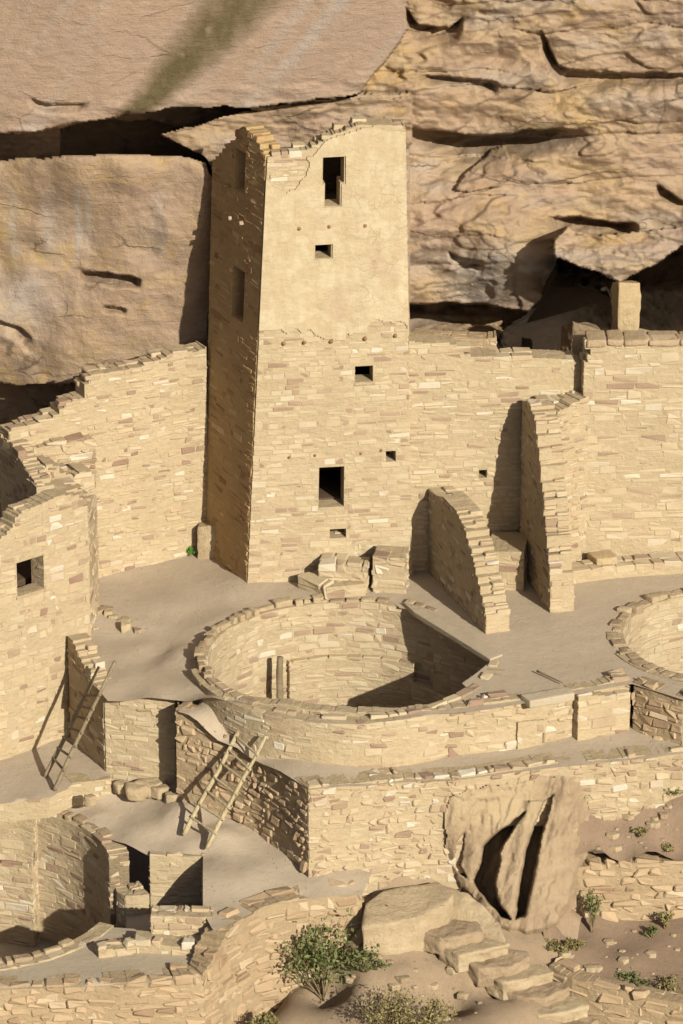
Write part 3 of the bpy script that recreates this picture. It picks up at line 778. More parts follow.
up = sheet('upper_dirt_slope', [onrock(556, 790, .1), (575, 782, -1.42), (620, 770, -1.3), (780, 760, -1.25), (900, 800, -1.8), (780, 856, -2.43), (683, 860, -2.44), (620, 863, -2.47), (575, 866, -2.50), onrock(566, 872, -.02), onrock(560, 840, .1)],
           'dirt', ctrl=[onrock(574, 810), onrock(574, 845), (683, 790, -1.62), (620, 830, -2.05)], step=.13, rough=.05, seed=12)
struct(up)
low = sheet('lower_dirt_slope', [onrock(540, 915, .1), (585, 905, -3.35), (683, 900, -3.4), (780, 895, -3.4), (900, 1000, -4.0), (760, 1012, -3.98), (683, 1001, -3.93), (640, 992, -3.88), (600, 984, -3.83), (570, 975, -3.77), (548, 962, -3.7)],
            'dirt', ctrl=[(620, 950, -3.65), onrock(560, 925), (570, 945, -3.65)], step=.13, rough=.06, seed=14)
struct(low)

# ------------------------------------------------------------------ the square tower
FL = (0.0, 0.0); FR = PZ(413, 573, 0); BLp = PY(203, 545, 1.75)
def lean_node(px_b, Yb_, px_t, py_t, Yt, Zb=0.0, xb=None):
    t_ = PY(px_t, py_t, Yt); xb = PY(px_b, 560, Yb_)[0] if xb is None else xb
    zt = t_[2]; return [xb, Yb_, Zb, zt, (t_[0]-xb)/(zt-Zb), (Yt-Yb_)/(zt-Zb)]
n0 = lean_node(247, 0, 267, 157, .12, xb=0.0)
tower = empty('stone_tower', (0, 0, 0), 'tall four storey square stone tower standing against the cliff with dark window openings', 'tower')
def front_x(f):  # along the front
    return (FL[0]+(FR[0]-FL[0])*f, FL[1]+(FR[1]-FL[1])*f)
tops = [(267, 157), (292, 154), (313, 146), (334, 134), (350, 128), (359, 124), (380, 125), (405, 126)]
fn = []
for k, (tx, ty) in enumerate(tops):
    f = (tx-267)/(405-267); x, y = front_x(f)
    yt = y+.12
    fn.append(lean_node(0, y, tx, ty, yt, xb=x))
fn[-1][4] = fn[-1][4]
wf = WallPath(fn)
opf = [wf.rect(*r) for r in ((323, 157, 344, 183), (325, 183, 340, 206), (315, 245, 331, 258), (355, 366, 373, 382), (319, 467, 344, 507), (330, 529, 346, 538), (386, 451, 396, 462))]
masonry('front_wall', wf, 'tower', 'mortar', .38, .095, .26, .010, .004, .010, .05, opf, tower, 11)
# left wall: from the back to just behind the front wall
lf = []
for fr, tx, ty in ((0, 212, 160), (.2, 223, 150), (.4, 234, 140), (.5, 239.5, 130), (.57, 243.3, 124), (.72, 251.6, 133), (.86, 259.3, 146)):
    x = BLp[0]+(FL[0]-BLp[0])*fr; y = 1.75+(0-1.75)*fr; yt = 1.9+(.12-1.9)*fr
    lf.append(lean_node(0, y, tx, ty, yt, xb=x))
d = np.array([FL[0]-BLp[0], -1.75]); d /= np.linalg.norm(d)
xx, yy = FL[0]-d[0]*.035, FL[1]-d[1]*.035
lf.append(lean_node(0, yy, 266, 156, .12+.035, xb=xx))
wl = WallPath(lf)
opl = [wl.rect(234, 150, 245, 192), wl.rect(232, 268, 244, 321)]
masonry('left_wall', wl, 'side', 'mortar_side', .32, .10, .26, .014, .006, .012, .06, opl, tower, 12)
BR = (FR[0]-.1, FR[1]+1.9)
nr = [lean_node(0, FR[1]+.36, 405.5, 128, FR[1]+.5, xb=FR[0]-.0), lean_node(0, BR[1], 404, 120, BR[1]+.1, xb=BR[0])]
wr = WallPath(nr); masonry('right_wall', wr, 'tower', 'mortar', .36, .10, .26, .014, .006, .012, .05, (), tower, 13)
nbk = [[BR[0]-.4, BR[1], 0, 7.2, 0, 0], [BLp[0]+.4, 1.95, 0, 7.2, 0, 0]]
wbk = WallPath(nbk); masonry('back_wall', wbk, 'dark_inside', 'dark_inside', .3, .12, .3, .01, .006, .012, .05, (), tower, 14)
def box(name, x0, x1, y0, y1, z0, z1, mat, parent=None, seed=1):
    return prism(name, [(x0, y0, z1), (x1, y0, z1), (x1, y1, z1), (x0, y1, z1)], z1-z0, mat, parent, seed, .008, .5, .01)
for k, z in enumerate((1.35, 3.0, 4.7, 6.45)):
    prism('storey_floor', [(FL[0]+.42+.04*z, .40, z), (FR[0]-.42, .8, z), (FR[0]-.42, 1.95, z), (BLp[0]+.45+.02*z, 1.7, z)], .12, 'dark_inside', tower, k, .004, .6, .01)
# partition that keeps the rooms dark
# plaster skin on the upper storeys
def skin(name, wp, keep, mat, parent, cell=.028, off=.016, seed=1, crack=None):
    rng = np.random.default_rng(seed)
    ns = int(wp.L/cell); z0 = 4.0; V = []; F = []; idx = {}; CR = []
    nz = int((wp.N[:, 3].max()-z0)/cell)+1
    pts = []
    for i in range(ns+1):
        for j in range(nz+1): pts.append((i*wp.L/ns, z0+j*cell, 0))
    pts = np.array(pts); P = wp.f(pts)
    bul = fbm(P*[1.1, 1.1, 1.1], 4, seed)*.018+fbm(P*5, 3, seed+4)*.004
    jit = fbm(P*9, 3, seed+7)[:, None]*np.array([.03, 0, .03])
    outer = wp.f(pts-np.stack([pts[:, 0]*0, pts[:, 0]*0, off+bul*.7+.012], 1).clip(-1, 1)*[0, 0, 1])+jit*0
    inner = wp.f(pts+[0, 0, .03])
    pr = np.array([proj(p) for p in P])
    K = np.zeros((ns, nz), bool)
    for i in range(ns):
        for j in range(nz):
            c = pr[i*(nz+1)+j]; q = pts[i*(nz+1)+j]
            K[i, j] = keep(c[0], c[1], q[0]+wp.L/ns/2, q[1]+cell/2)
    n = len(pts); g = lambda i, j: i*(nz+1)+j
    for i in range(ns):
        for j in range(nz):
            if not K[i, j]: continue
            F.append((g(i, j), g(i+1, j), g(i+1, j+1), g(i, j+1)))
            for di, dj, a, b in ((-1, 0, g(i, j+1), g(i, j)), (1, 0, g(i+1, j), g(i+1, j+1)), (0, -1, g(i, j), g(i+1, j)), (0, 1, g(i+1, j+1), g(i, j+1))):
                ii, jj = i+di, j+dj
                if not (0 <= ii < ns and 0 <= jj < nz and K[ii, jj]): F.append((a, a+n, b+n, b))
    V = np.vstack([outer, inner])
    cr = np.concatenate([np.array([crack(p[0], p[1]) for p in pr])]*2) if crack else np.zeros(2*n)
    me = mesh_np(name, V, F, {'crack': cr}, smooth=False); me.materials.append(M[mat])
    o = bpy.data.objects.new(name, me); S.collection.objects.link(o); o.parent = parent
    return o
def keep_front(px, py, s, z):
    nn = float(vnoise(np.array([[s*2.2, z*2.2, 4.]]), 3)[0])+.4*float(vnoise(np.array([[s*7, z*7, 4.]]), 4)[0])
    if z > wf.zt(s)-.10+.10*nn: return False
    for (o0, o1, p0, p1) in opf:
        if o0-.02 < s < o1+.02 and p0-.02 < z < p1+.02: return False
    low = 338+8*nn if px < 345 else 330+12*nn
    if py > low: return False
    f = nn*.8 + np.clip((px-300)/26, -.25, 1) + np.clip((py-190)/40, -.1, 2.2)
    return f > -.22
skin('plaster_coat', wf, keep_front, 'plaster', tower, crack=lambda px, py: float(np.clip((px-330)/30, 0, 1)*np.clip((py-140)/30, 0, 1)))
# beam ends
def beam(wp, px, py, r, out, mat='beam_end', nm='beam_end'):
    s, z = wp.sz(px, py); P = wp.f(np.array([[s, z, .2], [s, z, -out]]))
    tube(nm, P, [r, r*.9], mat, tower, 8, .0, int(px))
for (x, y) in ((299, 228), (329, 226), (365, 225), (284, 343), (304, 342), (331, 341), (365, 338), (395, 335)): beam(wf, x, y, .036, .045)
for (x, y) in ((289, 457), (315, 455), (361, 453), (381, 450)): beam(wf, x, y, .024, .03)
for (x, y) in ((232, 218), (243, 223)): beam(wl, x, y, .042, .07, 'beam_pale')
# sills and lintels
for r in ((317, 258.5, 333, 262), (354, 382.5, 375, 386), (324, 206.5, 342, 209)):
    o_ = wf.rect(*r); P = wf.f(np.array([[o_[0], o_[3], -.015], [o_[1], o_[3], -.015], [o_[1], o_[3], .3], [o_[0], o_[3], .3]]))
    prism('window_sill', [tuple(p) for p in P], .05, 'rock_light', tower, 5, .005, .2, .008)

# ------------------------------------------------------------------ long back walls
def wall(name, nodes, label, cat='wall', group=None, **kw):
    o = masonry(name, WallPath(nodes, kw.pop('side', 1)), **kw); tag(o, label, cat, group); return o
def lerpnodes(A): return A
# left of the tower
YA = lambda px: np.interp(px, [-40, 10, 95, 208], [-.35, .0, .75, 1.72])
bw = [(8, 432), (40, 420), (60, 411), (66, 402), (84, 397), (90, 374), (118, 370), (150, 362), (166, 357), (190, 350), (207, 346)]
wall('masonry_wall', [ny(x, YA(x), -.9, y) for x, y in bw], 'broad sunlit masonry wall stepping up from the left to the tower under the boulder',
     thick=.4, course=.085, slen=.21, relief=.024, rag=.09, seed=21, mat='warm')
# perpendicular return and rubble shelf at its left end
wall('masonry_wall', [ny(-2, .3, -1.2, 432), ny(12, -.2, -1.2, 445), ny(38, -1.25, -1.2, 487)], 'short broken cross wall with shaded inner face left of the window room', seed=22, thick=.3, course=.10, slen=.24, relief=.03, rag=.2)
sh = [PY(14, 446, -.05), PY(40, 488, -1.2), PY(88, 500, -1.0), PY(96, 440, .7), PY(50, 420, .35)]
wall('broken_wall', [ny(14, -.15, -1.2, 447), ny(40, .1, -1.2, 438), ny(96, .45, -1.2, 436)], 'upper tier of broken rubble wall behind the window room', thick=.5, rag=.25, relief=.05, jit=.016, seed=221)
wall('broken_wall', [ny(26, -.75, -1.2, 466), ny(60, -.5, -1.2, 462), ny(95, -.2, -1.2, 468)], 'middle tier of broken rubble wall behind the window room', thick=.5, rag=.28, relief=.05, jit=.016, seed=222)
wall('broken_wall', [ny(36, -1.3, -1.2, 488), ny(60, -1.15, -1.2, 482), ny(92, -.85, -1.2, 494)], 'lower tier of broken rubble wall right behind the window room', thick=.5, rag=.25, relief=.05, jit=.016, seed=223)
# rear room wall seen in shade at the far left
wall('masonry_wall', [ny(-60, .6, -1.5, 440), ny(6, .75, -1.5, 440)], 'shaded rear wall of the roofless room at the left edge', seed=23, thick=.3, relief=.02)
# room with the window
yw = lambda px: np.interp(px, [-60, 0, 90], [-3.6, -3.1, -1.9])
rw = [(-60, 548), (0, 537), (12, 527), (16, 516), (30, 509), (44, 500), (60, 494), (78, 493), (88, 506)]
nodes = [ny(x, yw(x), float(np.interp(x, [-60, 0, 60, 90], [-2.5, -2.45, -2.4, -2.4])), y) for x, y in rw]
wpw = WallPath(nodes); opw = [wpw.rect(17, 559, 44, 594)]
room = empty('stone_room', (nodes[1][0], nodes[1][1], -2.4), 'roofless stone room with a single small square window at the left edge', 'building')
masonry('wall', wpw, thick=.36, course=.12, slen=.21, relief=.022, rag=.08, seed=24, openings=opw, parent=room)
P = wpw.f(np.array([[opw[0][0]-.03, opw[0][2]+.03, -.02], [opw[0][1]+.03, opw[0][2]+.03, -.02], [opw[0][1]+.03, opw[0][2]+.03, .3], [opw[0][0]-.03, opw[0][2]+.03, .3]]))
prism('window_sill', [tuple(p) for p in P], .05, 'rock_light', room, 6, .006, .2, .01)
# added roof and back wall that keep the room behind the window dark
x0 = nodes[0][0]; prism('room_shade_cover', [(x0, -3.0, .95), (nodes[-1][0]-.35, -1.5, .95), (nodes[-1][0]-.35, -.3, .95), (x0, -1.0, .95)], .12, 'dark_inside', room, 3, .02, .4, .02)
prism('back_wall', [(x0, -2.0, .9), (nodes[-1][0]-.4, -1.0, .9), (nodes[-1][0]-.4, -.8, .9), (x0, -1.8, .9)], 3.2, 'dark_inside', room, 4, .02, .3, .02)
# right end return of the room wall, going back to the long wall
e = nodes[-1]
wall('masonry_wall', [[e[0]-.02, e[1]+.38, -1, e[3]-.1], [e[0]+.05, e[1]+1.5, -1, e[3]-.4]], 'ragged stub of cross wall behind the right end of the window room', seed=25, thick=.34, rag=.25, relief=.03)
# small plinth at the foot of the tower
P = [PZ(188, 556, .02)[:2], PZ(223, 555, .02)[:2]]
pl = prism('stone_plinth', [tuple(PY(197, 527, 1.35)), tuple(PY(223, 525, 1.25)), tuple(PY(224, 520, 1.7)), tuple(PY(200, 520, 1.75))], 1.0, 'rock_light', None, 8, .03, .1, .03)
tag(pl, 'low plastered block at the left foot of the tower', 'block')

# right of the tower: section a then section b
ya = lambda px: np.interp(px, [408, 587, 760], [.62, 1.0, 1.3])
ta = [(408, 340), (455, 343), (470, 357), (500, 357), (535, 356), (560, 357), (575, 360), (587, 366)]
wpa = WallPath([ny(x, ya(x), -.1, y) for x, y in ta]); opa = [wpa.rect(479, 470, 487, 478)]
o = masonry('masonry_wall', wpa, thick=.45, course=.10, slen=.27, relief=.018, rag=.05, seed=31, openings=opa, mat='tower')
tag(o, 'long sunlit masonry wall joining the right side of the tower behind the two fin walls', 'wall')
yb_ = lambda px: np.interp(px, [583, 760], [.70, .95])
tb_ = [(583, 380), (586, 365), (592, 343), (600, 341), (640, 341), (683, 341), (760, 342)]
wall('masonry_wall', [ny(x, yb_(x), -.1, y) for x, y in tb_], 'tall flat sunlit masonry wall at the right edge with reddish coping stones', thick=.5, course=.12, slen=.33, relief=.016, rag=.02, seed=32, mat='tower')
# plastered foot of the right wall
fp = [PZ(556, 585, .02), PZ(610, 578, .02), PZ(760, 566, .02)]
o = masonry('wall_footing', WallPath([(p[0], p[1], -.1, .22) for p in fp]), thick=.42, course=.12, slen=.4, relief=.01, rag=.02, seed=33, mat='tower')
tag(o, 'low plastered footing along the foot of the right hand wall', 'footing')
# coping stones on section b
random.seed(3)
x = 587.0; k = 0
while x < 745:
    w = random.uniform(16, 34); y = .0
    pp = []
    for (dx, dy) in ((0, -.04), (w-1.5, -.04), (w-1.5, .5), (0, .5)):
        q = PY(x+dx, 341+random.uniform(-1, 1), yb_(x)); pp.append((q[0], yb_(x+dx)+dy, q[2]+.02))
    c = prism('coping_stone', pp, random.uniform(.07, .11), 'coping', None, 40+k, .025, .12, .03) if 'coping' in M else None
    if c is None:
        M['coping'] = rock_mat('reddish coping stone', (.36, .26, .175), (.40, .305, .20), (.43, .335, .23))
        c = prism('coping_stone', pp, .13, 'coping', None, 40+k, .02, .15, .02)
    tag(c, 'flat reddish coping stone laid in the row along the top of the right hand wall', 'stone', 'coping stones on the right hand wall')
    x += w; k += 1

# bench between and beside the fins
def bench(px0, px1, yf0, yf1, ztop, seed, label, depth=1.0):
    a = PZ(px0, yf0, 0); b = PZ(px1, yf1, 0)
    o = masonry('stone_bench', WallPath([(a[0], a[1], -.1, ztop), (b[0], b[1], -.1, ztop)]), thick=depth, course=.11, slen=.26, relief=.02, rag=.05, seed=seed, wythes=2, mat='tower')
    return tag(o, label, 'bench')
bench(486, 524, 588, 590, .70, 34, 'low masonry bench filling the corner between the two fin walls', .9)

# fins
def fin(pB, pF, prof, thick, seed, label, niche=None):
    """pB, pF: ground points (x,y) of the back and front of the shaded left face; prof: (fraction, top z)"""
    n = [(pB[0]+(pF[0]-pB[0])*f, pB[1]+(pF[1]-pB[1])*f, -.1, z) for f, z in prof]
    wp = WallPath(n)
    op = [wp.rect(*niche)] if niche else ()
    o = masonry('fin_wall', wp, thick=thick, course=.10, slen=.2, relief=.022, rag=.07, seed=seed, mat='warm', openings=())
    return tag(o, label, 'wall')
F1 = PZ(550, 613, 0); B1 = (PY(519, 560, .75)[0], .75)
def ztop_at(B, F, f, py):
    x = B[0]+(F[0]-B[0])*f; y = B[1]+(F[1]-B[1])*f; return z_at(x, y, py)
fin(B1, F1, [(0, ztop_at(B1, F1, 0, 400)), (.25, ztop_at(B1, F1, .25, 403)), (.42, ztop_at(B1, F1, .42, 420)), (.52, ztop_at(B1, F1, .52, 440)), (.62, ztop_at(B1, F1, .62, 470)), (.74, ztop_at(B1, F1, .74, 505)), (.86, ztop_at(B1, F1, .86, 545)), (1, ztop_at(B1, F1, 1, 590))],
    .42, 41, 'tall narrow fin wall projecting from the back wall, the right hand one of the pair')
F2 = PZ(486, 634, 0); B2 = (PY(428, 560, .6)[0], .62)
fin(B2, F2, [(0, ztop_at(B2, F2, 0, 490)), (.25, ztop_at(B2, F2, .25, 496)), (.45, ztop_at(B2, F2, .45, 508)), (.6, ztop_at(B2, F2, .6, 525)), (.75, ztop_at(B2, F2, .75, 555)), (.88, ztop_at(B2, F2, .88, 585)), (1, ztop_at(B2, F2, 1, 615))],
    .42, 42, 'lower broken fin wall beside the middle kiva, the left hand one of the pair')
# battered buttress of small stones on the right side of the tall fin
a = PZ(553, 603, 0)
prb = [(530, 400), (545, 420), (560, 432), (590, 440)]
o = masonry('buttress', WallPath([(PY(536, 500, .45)[0], .18, -.1, z_at(PY(536, 500, .45)[0], .2, 428)), (PY(560, 500, .45)[0], .35, -.1, z_at(PY(560, 500, .45)[0], .35, 410)), (PY(588, 500, .6)[0], .72, -.1, z_at(PY(588, 500, .6)[0], .7, 395))]),
            thick=.6, course=.075, slen=.15, relief=.03, rag=.05, seed=43, mat='warm', wythes=2)
tag(o, 'masonry buttress of small stones between the tall fin wall and the right hand wall', 'buttress')

# steps and blocks at the tower door
st = empty('stone_steps', tuple(PZ(330, 598, 0)), 'block steps built of stone below the tower doorway', 'steps')
def mblock(name, pa, pb, zb, zt, depth, seed, parent=None, **kw):
    a = PZ(pa[0], pa[1], zb); b = PZ(pb[0], pb[1], zb)
    kw.setdefault('course', .13); kw.setdefault('slen', .3); kw.setdefault('mat', 'tower')
    return masonry(name, WallPath([(a[0], a[1], zb-.15, zt), (b[0], b[1], zb-.15, zt)]), thick=depth, relief=.04, rag=.04, jit=.016, ch=.022, seed=seed, parent=parent, **kw)
mblock('step', (297, 587), (326, 598), 0, .20, .5, 51, st, slen=.5, course=.2)
mblock('step', (326, 598), (366, 594), 0, .20, .45, 511, st, slen=.6, course=.22)
mblock('step', (318, 584), (368, 586), .1, .46, .5, 52, st)
mblock('step', (328, 570), (366, 571), .1, .62, .4, 53, st)
o = mblock('stone_block', (372, 590), (405, 592), 0, .62, .55, 54); tag(o, 'squat masonry block between the tower steps and the lower fin wall', 'block')
o = slab('stone_block', [(587, 552, .36), (597, 559, .36), (618, 557, .36), (611, 549, .36)], .5, 'warmblock', None, 55, .025, .08)
tag(o, 'small stone block standing alone at the foot of the right hand wall', 'block')

# upper level behind the right walls
def pzy(px, Y, Z): return pxof(np.array([PY(px, 350, Y)[0], Y, Z]))
upf = sheet('upper_terrace_floor', [pzy(408, .9, 1.0), pzy(587, 1.2, 1.0), pzy(800, 1.5, 1.0), pzy(800, 11, 1.0), pzy(400, 11, 1.0)], 'plaza', step=.35, rough=.03, seed=13)
struct(upf)
zc = PY(500, 357, 1.4)[2]
wall('parapet_wall', [ny(412, 2.2, 3.5, 334), ny(450, 2.1, 3.5, 337), ny(486, 2.0, 3.5, 338), ny(497, 2.0, 3.5, 336)], 'low pinkish parapet wall on the upper ledge right of the tower', thick=.35, seed=61, relief=.01, mat='dusty', mortar='mortar_dusty', rag=.03)
pil = prism('stone_pillar', [tuple(PY(612, 282, 2.3)), tuple(PY(619, 282, 1.75)), tuple(PY(641, 282, 1.85)), tuple(PY(634, 280, 2.4))], 3.6, 'warmblock', None, 62, .05, .09, .03)
tag(pil, 'upright stone pillar under the overhang above the right hand wall', 'pillar')
o = prism('doorway_jamb', [tuple(PY(560, 326, 5.6)), tuple(PY(572, 320, 5.2)), tuple(PY(602, 330, 5.0)), tuple(PY(590, 322, 5.7))], 3.0, 'rock', None, 63, .06, .1, .04)
tag(o, 'broken shaded wall stub in the cave left of the stone pillar', 'wall')
o = prism('stone_block', [tuple(PY(573, 336, 1.6)), tuple(PY(590, 336, 1.5)), tuple(PY(588, 331, 1.8)), tuple(PY(576, 331, 1.85))], 3.0, 'warmblock', None, 64, .04, .08, .03)
tag(o, 'small pale stone standing in the shadow left of the stone pillar', 'block')
p0, p1 = PY(636, 330, 2.0), PY(720, 348, 2.2)
o = tube('wooden_beam', [p0, p1], [.05, .05], 'wood_grey'); tag(o, 'grey wooden beam lying along the dark cave floor right of the pillar', 'beam')
# ------------------------------------------------------------------ kivas
def kiva_wall(name, c, r, a0, a1, zb, zt, label, seed, parent=None, **kw):
    n = max(6, int(abs(a1-a0)/5)); nodes = []
    for k in range(n+1):
        a = a0+(a1-a0)*k/n; zz = zt(a) if callable(zt) else zt
        nodes.append((c[0]+r*math.cos(math.radians(a)), c[1]+r*math.sin(math.radians(a)), zb, zz))
    kw.setdefault('thick', .34); kw.setdefault('course', .11); kw.setdefault('slen', .27); kw.setdefault('relief', .018); kw.setdefault('rag', .03)
    return masonry(name, WallPath(nodes), seed=seed, parent=parent, **kw)
kv = empty('kiva', (K1[0], K1[1], KF1), 'round sunken kiva in the middle of the plaza, half filled with shadow', 'kiva')
kiva_wall('wall', K1, KR1, 190, 43, KF1, -.04, '', 71, kv, mat='tower', thick=.22)
kiva_wall('wall', K1, KR1, 354, 190, KF1, -.01, '', 72, kv, mat='tower', thick=.30)
# inner bench and pilaster
kiva_wall('bench', K1, KR1-.11, 117, 60, KF1, -1.02, '', 73, kv, mat='tower', thick=.5, wythes=2)
kiva_wall('bench', K1, KR1-.2, 60, 20, KF1, -1.35, '', 74, kv, mat='tower', thick=.5, wythes=2)
q = proj([K1[0]+(KR1-.3)*math.cos(math.radians(118)), K1[1]+(KR1-.3)*math.sin(math.radians(118)), -1])
pp = PY(279, 655, K1[1]+(KR1-.5)*math.sin(math.radians(115)))
tube('post', [(pp[0], pp[1]-.1, KF1-.05), (pp[0]+.02, pp[1]-.1, pp[2])], [.065, .055], 'wood_grey', kv, 10, .01, 5)
prism('recess_floor', [tuple(list(PZ(400, 640, 0)[:2])+[KF1+.02]), tuple(list(PZ(470, 680, 0)[:2])+[KF1+.02]), tuple(list(PZ(520, 660, 0)[:2])+[KF1+.02]), tuple(list(PZ(433, 606, 0)[:2])+[KF1+.02])], .2, 'plaza', kv, 3, .01, .3, .02)
# recess on the right and the slab over it
r0 = [PZ(434, 618, 0), PZ(436, 616, 0), PZ(505, 652, 0)]
nod = [(PZ(433, 618, 0)[0], PZ(433, 618, 0)[1]+.05, KF1, -.02), (PZ(500, 640, 0)[0], PZ(500, 640, 0)[1]+.1, KF1, -.02), (PZ(506, 655, 0)[0], PZ(506, 655, 0)[1], KF1, -.02), (PZ(480, 668, 0)[0], PZ(480, 668, 0)[1]-.1, KF1, -.02)]
masonry('recess_wall', WallPath(nod), thick=.3, seed=75, parent=kv, mat='tower', rag=.02)
o = slab('stone_lintel', [(402, 601, .03), (413, 611, .03), (490, 659, .03), (503, 654, .03), (470, 633, .03), (420, 606, .03)], .10, 'slabtop', None, 76, .012, .15, .015)
tag(o, 'long flat slab bridging the dark recess at the right rim of the middle kiva', 'slab')
# rim stones round the left and back of the kiva
random.seed(11)
def rim_stones(c, r, a0, a1, z, w, label, group, seed, hh=.10):
    a = a0; k = 0
    while a < a1:
        l = random.uniform(.13, .34); da = math.degrees(l/r); rr = r+random.uniform(-.03, .06); ww = w*random.uniform(.7, 1.2)
        zz = (z(a) if callable(z) else z)+random.uniform(-.025, .045)
        pts = []
        for (aa, q) in ((a, rr), (a+da-1, rr+random.uniform(-.02, .02)), (a+da-1, rr+ww), (a, rr+ww*random.uniform(.8, 1.1))):
            pts.append((c[0]+q*math.cos(math.radians(aa)), c[1]+q*math.sin(math.radians(aa)), zz+random.uniform(-.01, .01)))
        o = prism('rim_stone', pts, hh+random.uniform(0, .08), 'rock_light' if random.random() < .6 else 'rock', None, seed+k, .02, .12, .018, freq=4)
        tag(o, label, 'stone', group); a += da; k += 1
rim_stones(K1, KR1+.02, 100, 224, .03, .15, 'rough stone in the raised row along the back and left rim of the middle kiva', 'rim stones round the middle kiva', 200, .42)
rim_stones(K1, KR1+.02, 52, 100, -.03, .14, 'flat stone in the row along the back rim of the middle kiva towards the slab', 'flat rim stones at the back of the middle kiva', 240, .2)
# parapet before the middle kiva
par = [(222, 699, 697), (236, 716, 698), (250, 729, 702), (300, 747, 708), (350, 756, 712), (400, 757, 713), (450, 752, 709), (510, 743, 702), (540, 738, 697), (575, 731, 690), (632, 722, 680)]
def pn(x, yb, yt):
    p = PZ(x, yt, .0); return (p[0], p[1], z_at(p[0], p[1], yb)-.1, p[2]+.03)
o = wall('kiva_parapet', [pn(x, yb, yt) for x, yb, yt in par], 'low curving masonry parapet in front of the middle kiva', 'parapet', thick=.24, course=.12, slen=.26, relief=.045, jit=.014, ch=.022, rag=.07, seed=77, mat='dusty' if False else 'warm', gap=.02)
# buttress blocks on the parapet
def block(name, px0, px1, yb0, yb1, Z, yt, depth, seed, label, cat='block', **kw):
    a = nb(px0, yb0, Z, yt); b = nb(px1, yb1, Z, yt-2)
    kw.setdefault('course', .14); kw.setdefault('slen', .3)
    o = masonry(name, WallPath([a, b]), thick=depth, relief=.03, rag=.03, seed=seed, mat='warm', **kw); return tag(o, label, cat)
block('stone_buttress', 577, 630, 739, 729, -.8, 696, .32, 78, 'square masonry buttress at the right end of the kiva parapet', 'buttress')
block('stone_block', 517, 545, 747, 742, -.8, 722, .3, 79, 'small low masonry block at the foot of the kiva parapet')
o = slab('stone_slab', [(520, 694, .10), (530, 701, .08), (575, 693, .08), (568, 686, .1)], .14, 'slabtop', None, 81, .012, .12, .02); tag(o, 'flat tilted capstone on the parapet above the small low block', 'slab')
p0, p1 = PZ(537, 671, .06), PZ(563, 683, .06); o = tube('stick', [p0, p1], [.018, .012], 'wood_grey'); tag(o, 'thin dark stick lying on the plaza earth between the kivas', 'stick')

# right kiva
kv2 = empty('kiva', (K2[0], K2[1], KF2), 'round sunken kiva cut off by the right edge, its inner wall sunlit', 'kiva')
kiva_wall('wall', K2, KR2, 200, 0, KF2, -.03, '', 82, kv2, mat='tower')
kiva_wall('wall', K2, KR2, 360, 200, KF2, .03, '', 83, kv2, mat='tower', thick=.3)
rim_stones(K2, KR2+.02, 88, 262, .03, .2, 'flat stone in the curving rim row of the right hand kiva', 'rim stones round the right hand kiva', 300, .16)
wall('kiva_parapet', [pn(633, 724, 683), pn(650, 728, 689), pn(683, 736, 698), pn(760, 744, 703)], 'rough rubble wall in front of the right hand kiva', 'parapet', thick=.3, course=.13, slen=.24, relief=.045, jit=.014, ch=.026, rag=.05, seed=84, mat='dusty', mortar='mortar_dusty', gap=.02)

# left lower kiva
kv0 = empty('kiva', (K0[0], K0[1], KF0), 'deep round kiva at the lower left with a dark shadow across its floor', 'kiva')
zt0 = lambda a: float(np.interp(a % 360, [0, 20, 180, 200, 340, 360], [-2.6, -2.37, -2.37, -2.84, -2.84, -2.6]))
kiva_wall('wall', K0, KR0, 190, 16, KF0, zt0, '', 85, kv0, course=.12)
kiva_wall('wall', K0, KR0, 338, 190, KF0, zt0, '', 86, kv0, thick=.26, course=.12)
# shallow pilasters on the back wall
for (x0_, x1_, s_) in ((-60, 37, 87),):
    a0_ = None
    def ang_of(px):
        best = min(range(20, 170), key=lambda a: abs(proj([K0[0]+KR0*math.cos(math.radians(a)), K0[1]+KR0*math.sin(math.radians(a)), -2.6])[0]-px)); return best
    kiva_wall('pilaster', K0, KR0-.10, ang_of(x0_), ang_of(x1_), KF0, -2.36, '', s_, kv0, thick=.12, course=.12)
    kiva_wall('bench', K0, KR0-.24, ang_of(x0_), ang_of(x1_), KF0, -3.25, '', s_+1, kv0, thick=.14)
# recess walls
ra, rb, rc, rd = [PZ(*p, -2.35) for p in ((149, 858), (202, 857), (203, 909), (140, 911))]
masonry('recess_wall', WallPath([(ra[0], ra[1], KF0, -2.33), (rb[0]+.1, rb[1], KF0, -2.33)]), thick=.34, seed=89, parent=kv0, rag=.02)
masonry('recess_wall', WallPath([(rb[0], rb[1]-.02, KF0, -2.44), (rc[0], rc[1], KF0, -2.47)]), thick=.34, seed=90, parent=kv0, rag=.02)
prism('recess_floor', [(ra[0]-.4, ra[1], -3.35), (rb[0], rb[1], -3.35), (rc[0], rc[1], -3.35), (rd[0]-.2, rd[1], -3.35)], .3, 'plaza', kv0, 3, .02, .2, .02)
# curved low pier inside the kiva
pr_ = [PZ(x, y, -3.0)[:2] for x, y in ((114, 884), (117, 891), (125, 896), (137, 896), (150, 893))]
masonry('pier', WallPath([(p[0], p[1], KF0, -3.0) for p in pr_]), thick=.42, seed=190, parent=kv0, rag=.03, course=.12, slen=.2, mat='warm')
# stone rim lip at the front
rim_stones(K0, KR0-.04, 232, 316, -2.80, .17, 'pale squared stone in the front lip of the deep lower left kiva', 'lip stones of the lower left kiva', 380, .12)
rim_stones(K0, KR0+.05, 28, 120, -2.31, .2, 'flat stone set flush in the back rim of the deep lower left kiva', 'back rim stones of the lower left kiva', 420, .1)
